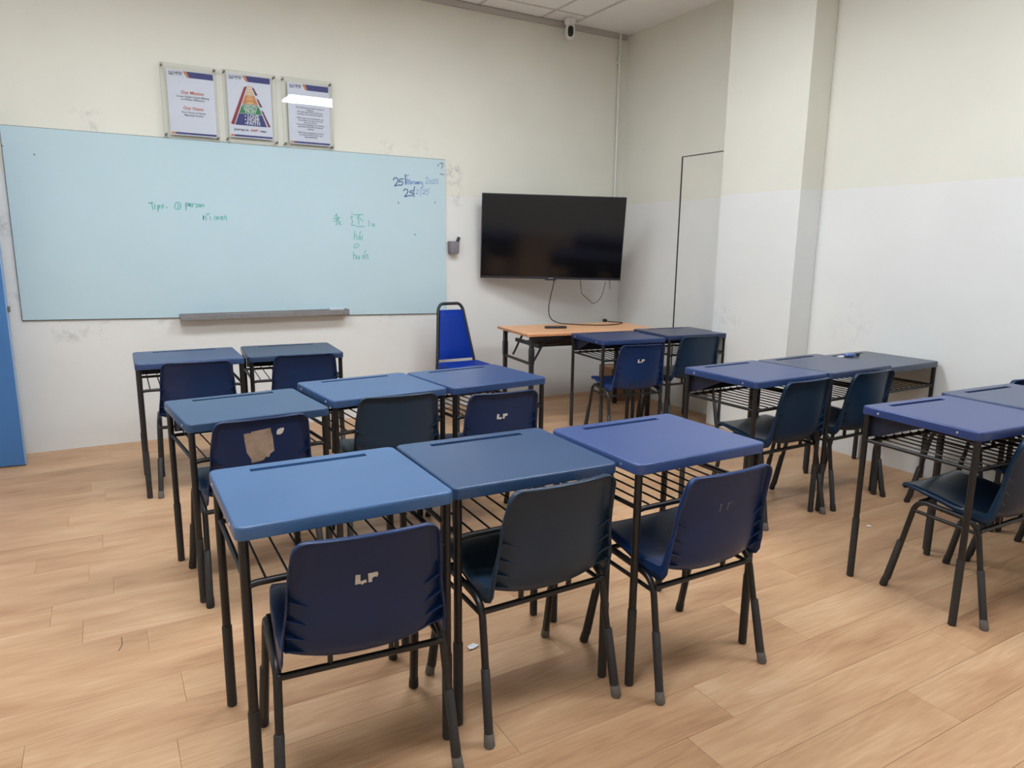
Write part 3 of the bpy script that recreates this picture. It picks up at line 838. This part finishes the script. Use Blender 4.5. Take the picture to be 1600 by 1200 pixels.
NAVY = rgb(23, 45, 84); SLATE = rgb(36, 54, 73); BLUE = rgb(21, 47, 92); TEAL = rgb(20, 44, 68); INK = rgb(23, 42, 80)
cg = 'navy plastic stacking chairs'
CHAIRS = [
 (.515, 1.738, -5.0, 0.0, NAVY, 'navy plastic chair with white LP letters, nearest the camera', 'LP', 'rear'),
 (1.067, 1.762, 1.0, .025, SLATE, 'slate-grey plastic chair without letters in the middle of the closest row', None, 'all'),
 (1.627, 1.672, 0.0, 0.0, BLUE, 'blue plastic chair with faint worn letters at the right end of the closest row', 'faint', 'rear'),
 (.481, 2.985, 3.0, .008, INK, 'navy plastic chair with torn brown paper stuck on its back', 'patch', 'none'),
 (1.105, 3.085, -4.0, .022, SLATE, 'plain dark plastic chair at the middle desk of the middle left row', None, 'rear'),
 (1.60, 3.03, -3.0, .0, NAVY, 'navy plastic chair with LP letters, right end of the middle left row', 'LP', 'rear'),
 (.435, 4.372, -5.0, .030, NAVY, 'navy plastic chair at the left desk under the whiteboard', None, 'rear'),
 (1.035, 4.435, -5.0, .024, NAVY, 'navy plastic chair at the right desk under the whiteboard tray', None, 'rear'),
 (3.31, 4.03, -9.0, .0, BLUE, 'blue plastic chair with LP letters beside the wooden table', 'LP', 'none'),
 (3.915, 4.10, -5.0, .02, TEAL, 'dark teal plastic chair tucked beside the column', None, 'none'),
 (3.03, 2.475, 1.0, .03, TEAL, 'dark teal plastic chair at the left desk of the middle right row', None, 'rear'),
 (3.575, 2.485, 1.0, .03, TEAL, 'dark teal plastic chair at the middle desk of the middle right row', None, 'none'),
 (4.075, 1.965, 0.0, .042, NAVY, 'navy plastic chair pulled back along the right wall, mostly hidden', None, 'none'),
 (2.995, 1.41, -1.0, .01, TEAL, 'dark teal plastic chair cut by the right picture edge, seat facing us', None, 'rear'),
 (3.565, 1.375, 0.0, .01, NAVY, 'navy plastic chair behind the cut-off chair at the right picture edge', None, 'none'),
 (4.13, 1.395, 0.0, .0, NAVY, 'navy plastic chair by the right wall, only feet showing', None, 'none'),
]
for x, y, a, lf, tint, lab, mark, caps in CHAIRS: make_chair(x, y, a, lf, tint, lab, cg, mark, caps)

# ================================================================ WHITEBOARD AND WRITING
wbd = thing('whiteboard', 'large pale blue glass whiteboard on the front wall with green and blue writing', 'whiteboard', (0, 0, 0))
BX0, BX1, BZ0, BZ1 = -.457, 2.535, .868, 2.085
# outline with the slight tilt of the lower edge
link('glass_panel', prism_mesh('glass_panel', [(BX0, .889), (BX1 + .004, .829), (BX1 - .004, BZ1), (BX0, BZ1 + .002)], 5.5145, 5.522), 'board', wbd)
link('backing_edge', prism_mesh('backing_edge', [(BX0 - .004, .884), (BX1 + .007, .824), (BX1, BZ1 + .004), (BX0 - .004, BZ1 + .006)], 5.522, 5.5295), 'board_edge', wbd)
YB = 5.5140
for nm, st, mt, w in (('date_writing', DATE_DARK, 'ink_blue', .0080), ('date_writing', DATE_MID, 'ink_mid', .0066), ('date_writing', DATE_PALE, 'ink_pale', .0062),
                      ('chinese_writing', HANZI, 'ink_green', .0058), ('pinyin_writing', PINYIN, 'ink_green', .0056), ('tips_writing', TIPS, 'ink_green', .0066),
                      ('pronoun_writing', PRONOUN, 'ink_green', .0060), ('pronoun_writing', PLURAL, 'ink_green', .0060), ('pen_marks', MARKS, 'ink_grey', .008)):
    link(nm, ribbon_mesh(nm, st, YB, w), mt, wbd)

tray = thing('pen_tray', 'grey metal pen tray fixed below the whiteboard', 'tray', (1.065, 5.4655, .857))
link('tray_body', box_mesh('tray_body', -.6, .6, -.028, .046, 0, .006, .002, 1), 'aluminium', tray)
link('front_lip', box_mesh('front_lip', -.6, .6, -.034, -.026, -.002, .038, .003, 1), 'aluminium', tray)
link('back_lip', box_mesh('back_lip', -.6, .6, .042, .0475, 0, .040, .001, 1), 'aluminium', tray)
for s in (-1, 1): link('end_cap', box_mesh('end_cap', s * .6 - .004, s * .6 + .004, -.034, .047, -.002, .039, .002, 1), 'aluminium', tray)
for x in (-.54, -.2, .13, .55): link('screw', lathe_mesh('screw', [(.004, 0), (.004, -.0015), (.001, -.0025)], 8, 'Y'), 'standoff', tray, (x, -.034, .014))

er = thing('board_eraser', 'pale whiteboard eraser at the right end of the pen tray', 'eraser', (1.575, 5.476, .863))
link('felt', box_mesh('felt', -.055, .055, -.02, .02, 0, .018, .003), 'eraser', er)
link('grip', box_mesh('grip', -.057, .057, -.021, .021, .018, .046, .008, 3), 'eraser', er)
for x, lab in ((1.075, 'black marker pen lying mid-way on the pen tray'), (1.335, 'black marker pen lying towards the right of the pen tray')):
    pn = thing('marker_pen', lab, 'marker', (x, 5.45, .8795))
    link('barrel', lathe_mesh('barrel', [(.004, -.06), (.008, -.056), (.008, .03), (.008, .032)], 12, 'X'), 'marker_black', pn)
    link('cap', lathe_mesh('pen_cap', [(.0088, .031), (.0088, .058), (.006, .062)], 12, 'X'), 'marker_black', pn)
    pn.location.z = .863 + .0089

# wall cup with a marker
hc = thing('pen_holder', 'small grey wall-mounted pen cup right of the whiteboard', 'pen holder', (2.598, 5.495, 1.328))
def cup():
    bm = bmesh.new()
    def ring(w, d, r, z): return [bm.verts.new((x, y, z)) for x, y in rrect(w, d, r, 4)]
    R = [ring(.034, .024, .014, 0), ring(.042, .031, .016, .012), ring(.045, .033, .014, .10), ring(.041, .029, .012, .10), ring(.039, .027, .012, .02)]
    n = len(R[0])
    for A, B in zip(R, R[1:]):
        for q in range(n): bm.faces.new((A[q], A[(q + 1) % n], B[(q + 1) % n], B[q]))
    bm.faces.new(R[0][::-1]); bm.faces.new(R[-1])
    return tomesh(bm, 'cup', 45)
link('cup', cup(), 'holder', hc)
link('wall_plate', box_mesh('wall_plate', -.034, .034, .031, .0345, .0, .105, .001, 1), 'holder', hc)
mk = thing('marker_pen', 'black marker standing in the grey wall pen cup', 'marker', (2.607, 5.495, 1.35), 0)
mk.rotation_euler = (0, math.radians(20), 0)
link('barrel', lathe_mesh('barrel2', [(.006, 0), (.0125, .004), (.0125, .06), (.0125, .062)], 12), 'marker_black', mk)
link('cap', lathe_mesh('cap2', [(.0140, .061), (.0140, .118), (.011, .124)], 12), 'marker_black', mk)

# ================================================================ THE THREE POSTERS
def poster(idx, ax0, ax1, az0, az1, px0, px1, pz0, pz1, label):
    t = thing('framed_poster', label, 'poster', (0, 0, 0), 0, 'clear-fronted posters above the whiteboard')
    pp = link('paper', box_mesh('paper', px0, px1, 5.5040, 5.5048, pz0, pz1), 'paper', t)
    link('acrylic_sheet', box_mesh('acrylic_sheet', ax0, ax1, 5.4965, 5.4995, az0, az1, .001, 1), 'acrylic', t)
    for cx, cz in ((ax0 + .012, az1 - .016), (ax1 - .012, az1 - .016), (ax0 + .012, az0 + .016), (ax1 - .012, az0 + .016)):
        link('standoff', lathe_mesh('standoff', [(.0055, 0.03), (.0055, -.008), (.0085, -.008), (.0085, -.018), (.006, -.021)], 12, 'Y'), 'standoff', t, (cx, 5.4995, cz))
    Y = 5.5034
    W, Hh = px1 - px0, pz1 - pz0
    X = lambda f: px0 + f * W
    Z = lambda f: pz1 - f * Hh
    def flat(nm, pts, mat, dy=0.0):
        bm = bmesh.new(); bm.faces.new([bm.verts.new((X(a), Y - dy, Z(b))) for a, b in pts])
        return link(nm, tomesh(bm, nm), mat, pp)
    def text(nm, s, size, fx, fz, mat, align='CENTER', bold=.0, dy=.0002):
        return link(nm, text_mesh(s, size, X(fx), Y - dy, Z(fz), align, bold), mat, pp)
    # header: crest, lettering and band
    flat('logo', [(.05, .03), (.145, .03), (.145, .085), (.05, .085)], 'dark_print')
    flat('logo', [(.062, .040), (.098, .034), (.134, .040), (.134, .066), (.062, .066)], 'paper', .0001)
    flat('logo', [(.075, .060), (.098, .046), (.121, .060), (.121, .066), (.075, .066)], 'dark_print', .0002)
    flat('logo', [(.062, .071), (.134, .071), (.134, .078), (.062, .078)], 'paper', .0001)
    text('logo_text', 'HFSE', .0235, .243, .050, 'dark_print', bold=.0006)
    text('logo_text', 'INTERNATIONAL', .0062, .243, .080, 'dark_print')
    flat('header_band', [(.345, .012), (.425, .012), (.475, .105), (.425, .105)], 'orange_print')
    flat('header_band', [(.425, .012), (.985, .012), (.985, .105), (.475, .105)], 'navy_print')
    flat('footer_band', [(.025, .955), (.115, .955), (.115, .985), (.025, .985)], 'orange_print')
    flat('footer_band', [(.115, .955), (.985, .955), (.985, .985), (.115, .985)], 'navy_print')
    if idx == 1:
        text('heading_text', 'Our Mission', .0285, .52, .335, 'red_orange_print', bold=.0007)
        text('body_text', 'Create Global Citizens Making', .0166, .52, .398, 'dark_print', bold=.0003)
        text('body_text', 'an HFSEan Difference', .0166, .52, .440, 'dark_print', bold=.0003)
        text('heading_text', 'Our Vision', .0285, .52, .575, 'red_orange_print', bold=.0007)
        text('body_text', 'First Choice of Global', .0166, .52, .640, 'dark_print', bold=.0003)
        text('body_text', 'Migrating Families', .0166, .52, .682, 'dark_print', bold=.0003)
    elif idx == 2:
        # stepped pyramid; half-width grows linearly from the apex
        ap, bs = .165, .80
        hw = lambda f: .022 + (f - ap) / (bs - ap) * .345
        def band(a, b, mat, dy=.0001): return flat('pyramid_band', [(.5 - hw(a), a), (.5 + hw(a), a), (.5 + hw(b), b), (.5 - hw(b), b)], mat, dy)
        band(.165, .310, 'cream_print'); band(.316, .458, 'orange_print'); band(.464, .608, 'green_print'); band(.614, .800, 'navy_print')
        flat('side_arrow', [(.5 - hw(.17) - .022, .17), (.5 - hw(.17) - .085, .19), (.5 - hw(.2) - .085, .20), (.5 - hw(.8) - .095, .79), (.5 - hw(.8) - .02, .80)], 'maroon_print', .0001)
        for a, b in ((.175, .31), (.35, .49), (.53, .80)):
            flat('side_arrow', [(.5 + hw(a) + .022, a), (.5 + hw(a) + .10, a + .035), (.5 + hw(a) + .085, a + .04), (.5 + hw(b) + .085, b - .01), (.5 + hw(b) + .03, b)], 'purple_print', .0001)
        for s, sz, f in (('LOVE', .032, .650), ('HOPE', .032, .705), ('FAITH', .034, .762)): text('band_text', s, sz, .555, f, 'white_print', bold=.0009, dy=.0003)
        for f, dpts in ((.650, 5), (.705, 8), (.762, 6)):
            r = .018
            flat('band_symbol', [(.375 + r * math.cos(2 * PI * q / dpts), f + r * .7 * math.sin(2 * PI * q / dpts)) for q in range(dpts)], 'white_print', .0003)
        text('band_text', 'COMMITMENT', .0175, .5, .487, 'white_print', bold=.0003, dy=.0003)
        text('band_text', 'RESPECT', .0235, .5, .530, 'white_print', bold=.0005, dy=.0003)
        text('band_text', 'TRUST', .0265, .5, .577, 'white_print', bold=.0007, dy=.0003)
        flat('band_symbol', [(.43, .42), (.57, .42), (.575, .45), (.425, .45)], 'cream_print', .0002)
        for f, hw2 in ((.335, .06), (.36, .075), (.385, .085)):
            flat('band_symbol', [(.5 - hw2, f - .007), (.5 + hw2, f - .007), (.5 + hw2, f + .007), (.5 - hw2, f + .007)], 'cream_print', .0002)
        for f in (.245, .285): flat('band_symbol', [(.5 - .05, f - .006), (.5 + .05, f - .006), (.5 + .05, f + .006), (.5 - .05, f + .006)], 'white_print', .0002)
        flat('band_symbol', [(.5 + .022 * math.cos(PI * q / 4), .205 + .016 * math.sin(PI * q / 4)) for q in range(8)], 'white_print', .0002)
        text('caption_text', 'Journey to', .0225, .27, .872, 'dark_print', bold=.0007)
        text('caption_text', 'HAPI', .0225, .565, .872, 'red_orange_print', bold=.0009)
        text('caption_text', '-ness', .0225, .765, .872, 'dark_print', bold=.0007)
    else:
        lines = [(.225, 'We will always act with excellence'), (.26, 'and compassion to become'), (.295, 'the best learners, we work hard'), (.33, 'diligently and discipline.'),
                 (.395, 'We will always act with a sense of'), (.43, 'integrity.'), (.465, 'We will treat others with love,'), (.50, 'humility, and trust and respect.'),
                 (.565, 'With hope and commitment, we'), (.60, 'can achieve our goal to be the'), (.635, 'best we can be.'),
                 (.67, 'Towards translating local mindset,'), (.705, 'grounded and informed global'), (.74, 'citizens.'),
                 (.805, 'With love and guidance of God,'), (.84, 'we will do all we can for our'), (.875, 'big small family.')]
        for f, s in lines: text('body_text', s, .0148, .52, f, 'dark_print', bold=.0003)
    return t
poster(1, .455, .805, 2.092, 2.566, .495, .790, 2.112, 2.530, 'clear-fronted poster headed Our Mission, leftmost of three above the whiteboard')
poster(2, .845, 1.202, 2.094, 2.570, .874, 1.168, 2.128, 2.550, 'clear-fronted poster with a coloured pyramid, middle of three above the whiteboard')
poster(3, 1.240, 1.608, 2.094, 2.570, 1.285, 1.586, 2.116, 2.540, 'clear-fronted poster full of small text, rightmost, catching the lamp reflection')

# ================================================================ TELEVISION ON THE WALL
tv = thing('television', 'large black flat-screen television tilted on a wall arm by the corner', 'television', (3.377, 5.159, 1.471))
tv.rotation_mode = 'XYZ'
# local: screen in xz, facing -y
tv.rotation_euler = (math.radians(6.3), math.radians(.7), math.radians(-24.3))
TW, TH = 1.23, .707
link('casing', box_mesh('tv_casing', -TW / 2, TW / 2, .002, .03, -TH / 2, TH / 2, .004), 'tv_frame', tv)
link('screen', box_mesh('tv_screen', -TW / 2 + .007, TW / 2 - .007, -.0012, .004, -TH / 2 + .02, TH / 2 - .007), 'tv_screen', tv)
link('bezel_chin', box_mesh('bezel_chin', -TW / 2 + .003, TW / 2 - .003, -.0022, .003, -TH / 2 + .001, -TH / 2 + .0195, .001, 1), 'tv_frame', tv)
link('sensor_tab', box_mesh('sensor_tab', -.055, .045, -.003, .016, -TH / 2 - .011, -TH / 2 + .002, .004), 'tv_frame', tv)
link('logo', box_mesh('tv_logo', -.025, .018, -.0032, -.002, -TH / 2 + .006, -TH / 2 + .012), 'tv_logo', tv)
link('rear_housing', box_mesh('rear_housing', -.42, .42, .0305, .055, -.33, .12, .012), 'tv_frame', tv)
mt = thing('wall_mount', 'black swing-arm wall mount behind the television', 'wall mount', (3.40, 5.53, 1.47))
link('wall_plate', box_mesh('mount_plate', -.10, .10, -.012, -.0005, -.16, .16, .003), 'black_tube', mt)
link('arm', tube_mesh('mount_arm', fillet([(0, -.012, 0), (.06, -.16, 0), (.015, -.285, 0)], .01), .018, 10), 'black_tube', mt)

def cable(name, pts, r, mat, label, n=60, plug=None):
    t = thing(name, label, 'cable', (0, 0, 0)) if plug else None
    me = tube_mesh(name, catmull(pts, n), r, 8)
    if plug:
        link('cord', me, mat, t)
        return t
    return tag(link(name, me, mat), label, 'cable')
TZ = .7405
pc = cable('power_cord', [(3.40, 5.17, 1.13), (3.395, 5.165, 1.08), (3.36, 5.15, .98), (3.335, 5.14, .87), (3.345, 5.12, .79), (3.40, 5.08, .752), (3.47, 5.01, TZ + .0045), (3.56, 4.90, TZ + .0045),
                    (3.70, 4.82, TZ + .0045), (3.86, 4.84, TZ + .0045), (3.955, 4.90, TZ + .0045), (3.965, 4.96, TZ + .0045), (3.93, 5.00, TZ + .0045), (3.90, 5.03, TZ + .008), (3.885, 5.05, TZ + .014)],
           .0042, 'cable', 'black power cord hanging from the television onto the wooden table', 110, plug=True)
link('plug', box_mesh('plug', 3.868, 3.896, 5.04, 5.075, TZ + .001, TZ + .028, .006), 'cable', pc)
cable('hanging_cable', [(3.615, 5.075, 1.115), (3.62, 5.07, 1.05), (3.625, 5.06, 1.0), (3.685, 5.03, .94), (3.72, 5.02, .915), (3.76, 5.0, .94), (3.79, 4.99, .99), (3.805, 4.985, 1.05), (3.815, 4.98, 1.105)],
      .0030, 'cable_thin', 'thin dark cable looping below the right half of the television')

# ================================================================ WOODEN FOLDING TABLE
tb = thing('folding_table', 'light wood folding table with black steel legs in the corner', 'table', (3.405, 4.795, 0), math.radians(-6.5))
link('tabletop', box_mesh('table_top', -.6, .6, -.3, .3, .718, TZ, .002, 1), 'table_wood', tb)
link('edge_band', box_mesh('edge_band', -.6015, .6015, -.3015, .3015, .7195, .738, .001, 1), 'table_edge', tb)
for sx in (-1, 1):
    for sy in (-1, 1):
        lg = link('leg', box_mesh('table_leg', -.016, .016, -.016, .016, .0, .717, .003, 1), 'chair_black', tb, (sx * .545, sy * .26, 0))
        link('leg_joint', box_mesh('leg_joint', -.019, .019, -.019, .019, .50, .62, .003, 1), 'chair_black', lg)
    link('end_rail', tube_mesh('end_rail', [(sx * .545, -.26, .50), (sx * .545, .26, .50)], .012, 8), 'chair_black', tb)
    for sy in (-1, 1):
        link('folding_brace', tube_mesh('folding_brace', fillet([(sx * .50, sy * .20, .51), (sx * .47, sy * .205, .56), (sx * .44, sy * .21, .62), (sx * .38, sy * .215, .717)], .03), .009, 8), 'chair_black', tb)
for sy in (-1, 1):
    link('apron_rail', box_mesh('apron_rail', -.56, .56, sy * .26 - .012, sy * .26 + .012, .69, .7175, .002, 1), 'chair_black', tb)
for yy in (-.16, -.06, .04, .14):
    link('shelf_bar', box_mesh('shelf_bar', -.47, .47, yy - .012, yy + .012, .618, .632, .003, 1), 'chair_black', tb)
for sx in (-1, 1):
    link('shelf_support', box_mesh('shelf_support', sx * .47 - .012, sx * .47 + .012, -.25, .2, .62, .65, .003, 1), 'chair_black', tb)

rm = thing('remote_control', 'black remote control lying on the wooden table', 'remote', (3.195, 4.815, TZ), math.radians(-20))
link('body', box_mesh('remote_body', -.09, .09, -.021, .021, .0003, .018, .006, 3), 'marker_black', rm)
for q in range(8):
    for w in range(3):
        part('button', 'rbutton', lambda: lathe_mesh('button', [(.0045, 0), (.0045, .0014), (.003, .002)], 8), 'tv_frame', rm, (-.07 + q * .018, -.011 + w * .011, .0176))

# ================================================================ BLUE CUSHIONED CHAIR
bc = thing('banquet_chair', 'bright blue cushioned chair with black tube frame below the whiteboard corner', 'chair', (2.435, 4.915, 0), math.radians(0))
# local: faces -y, back at +y
def back_y(z): return .19 + (z - .45) * .24
P = [(-.185, back_y(.0) + .13, 0), (-.168, back_y(.45), .45), (-.108, back_y(.90), .90), (-.08, back_y(.935), .935), (.08, back_y(.935), .935), (.108, back_y(.90), .90), (.168, back_y(.45), .45), (.185, back_y(0) + .13, 0)]
link('back_frame', tube_mesh('back_frame', fillet(P, .07, 6), .0125, 12), 'chair_black', bc)
def back_cushion():
    bm = bmesh.new()
    rows = 9
    G = {}
    for side in (0, 1):
        for i in range(rows):
            z = .50 + (.885 - .50) * i / (rows - 1)
            hw = .150 + (.098 - .150) * i / (rows - 1)
            for j in range(9):
                u = -1 + j / 4
                e = (1 - abs(u) ** 4) * (1 - abs(2 * i / (rows - 1) - 1) ** 6)
                y = back_y(z) + (-.012 - .022 * e if side == 0 else .010 + .006 * e)
                G[side, i, j] = bm.verts.new((u * hw, y, z))
        for i in range(rows - 1):
            for j in range(8): bm.faces.new((G[side, i, j], G[side, i, j + 1], G[side, i + 1, j + 1], G[side, i + 1, j]))
    loop = [(i, 0) for i in range(rows)] + [(rows - 1, j) for j in range(1, 9)] + [(i, 8) for i in range(rows - 2, -1, -1)] + [(0, j) for j in range(7, 0, -1)]
    for a, b in zip(loop, loop[1:] + loop[:1]): bm.faces.new((G[0, a[0], a[1]], G[0, b[0], b[1]], G[1, b[0], b[1]], G[1, a[0], a[1]]))
    return tomesh(bm, 'back_cushion', 60)
link('back_cushion', back_cushion(), 'blue_fabric', bc)
link('seat_cushion', box_mesh('seat_cushion', -.18, .18, -.21, .165, .425, .485, .02, 4), 'blue_fabric', bc)
link('seat_frame', box_mesh('seat_frame', -.168, .168, -.20, .185, .405, .424, .003, 1), 'chair_black', bc)
for s in (-1, 1):
    link('front_leg', tube_mesh('front_leg', fillet([(s * .165, -.17, .415), (s * .172, -.20, .33), (s * .18, -.215, 0)], .03), .0125, 12), 'chair_black', bc)
    link('side_rail', tube_mesh('side_rail', [(s * .166, -.17, .413), (s * .168, back_y(.43), .43)], .011, 10), 'chair_black', bc)

# ================================================================ SMALL THINGS
bx = thing('cardboard_box', 'brown cardboard box on the floor under the wooden table', 'box', (4.17, 5.17, 0), math.radians(-14))
link('carton', box_mesh('carton', -.15, .15, -.15, .15, .0, .30, .003, 1), 'cardboard', bx)
for s in (-1, 1): link('flap', box_mesh('flap', -.15, .15, s * .0755 - .0735, s * .0755 + .0735, .3003, .304, .001, 1), 'cardboard', bx)
link('tape', box_mesh('tape', -.151, .151, -.024, .024, .3042, .3048), 'cardboard_tape', bx)

sc = thing('security_camera', 'small white security camera with black lens face high by the corner', 'camera', (3.672, 5.42, ZC))
link('ceiling_base', lathe_mesh('ceiling_base', [(.055, -.0006), (.055, -.012), (.050, -.03), (.036, -.05), (.02, -.056)], 24), 'cam_white', sc)
def pill():
    bm = bmesh.new()
    bmesh.ops.create_uvsphere(bm, u_segments=24, v_segments=16, radius=1)
    for v in bm.verts:
        z = v.co.z; s = 1 if z > 0 else -1
        v.co = Vector((v.co.x * .043, v.co.y * .043, z * .043 + s * .024 * min(1, abs(z) * 4)))
    return tomesh(bm, 'camera_head', 60)
hd = link('camera_head', pill(), 'cam_white', sc, (0, -.005, -.10))
def lens():
    bm = bmesh.new()
    bmesh.ops.create_uvsphere(bm, u_segments=24, v_segments=16, radius=1)
    for v in bm.verts:
        z = v.co.z; s = 1 if z > 0 else -1
        v.co = Vector((v.co.x * .024, v.co.y * .016, z * .024 + s * .020 * min(1, abs(z) * 4)))
    return tomesh(bm, 'lens_face', 60)
ln = link('lens_face', lens(), 'cam_black', hd, (-.019, -.032, -.006), (0, 0, math.radians(-30)))

cd = thing('conduit_pipe', 'thin white conduit pipe running down the room corner', 'pipe', (4.292, 5.512, 0))
link('pipe', tube_mesh('conduit', [(0, 0, 1.0), (0, 0, ZC - .002)], .0125, 14), 'conduit', cd)
for z in (1.20, 1.86, 3.06):
    link('saddle_clip', box_mesh('saddle_clip', -.03, .03, -.0145, .0175, z - .008, z + .008, .003, 1), 'conduit', cd)

wp = tag(link('crumpled_wrapper', None), 'small crumpled blue and white wrapper on the desk by the right wall', 'wrapper')
def crumple(sx, sy, sz, seed):
    bm = bmesh.new(); bmesh.ops.create_icosphere(bm, subdivisions=3, radius=1)
    rg = random.Random(seed)
    for v in bm.verts:
        k = 1 + rg.uniform(-.28, .2)
        v.co = Vector((v.co.x * sx * k, v.co.y * sy * k, max(v.co.z, -.8) * sz * k))
    zm = min(v.co.z for v in bm.verts)
    for v in bm.verts: v.co.z -= zm
    return tomesh(bm, 'crumple')
wp.location = (4.03, 2.735, .7405)
link('foil', crumple(.055, .022, .011, 4), 'foil_blue', wp)
link('tip', crumple(.012, .010, .010, 5), 'marker_black', wp, (.062, -.012, 0))
link('torn_end', crumple(.03, .014, .006, 6), 'litter', wp, (-.08, .008, 0))

def scrap(x, y, s, seed, label, mat='litter', cat='paper scrap'):
    rg = random.Random(seed)
    bm = bmesh.new()
    A = [bm.verts.new((math.cos(a) * s * rg.uniform(.6, 1.2), math.sin(a) * s * rg.uniform(.4, .9), .002 + rg.uniform(0, .35) * s)) for a in [q * PI / 4 for q in range(8)]]
    c = bm.verts.new((0, 0, .0012))
    for q in range(8): bm.faces.new((c, A[q], A[(q + 1) % 8]))
    o = link('paper_scrap', tomesh(bm, 'paper_scrap'), mat)
    md = o.modifiers.new('thickness', 'SOLIDIFY'); md.thickness = .0008; md.offset = 1
    o.location = (x, y, 0)
    return tag(o, label, cat)
scrap(3.314, 2.045, .016, 1, 'tiny white paper scrap on the floor between the right-hand rows')
scrap(1.027, 2.029, .022, 2, 'white paper scrap on the floor under the closest middle desk')
st = tag(link('dark_strand', tube_mesh('dark_strand', catmull([(-.055, 2.60, .0012), (-.046, 2.625, .0012), (-.043, 2.65, .0012), (-.044, 2.69, .0012)], 14), .0012, 6), 'strand'),
         'thin curved dark strand lying on the open floor at left', 'strand')
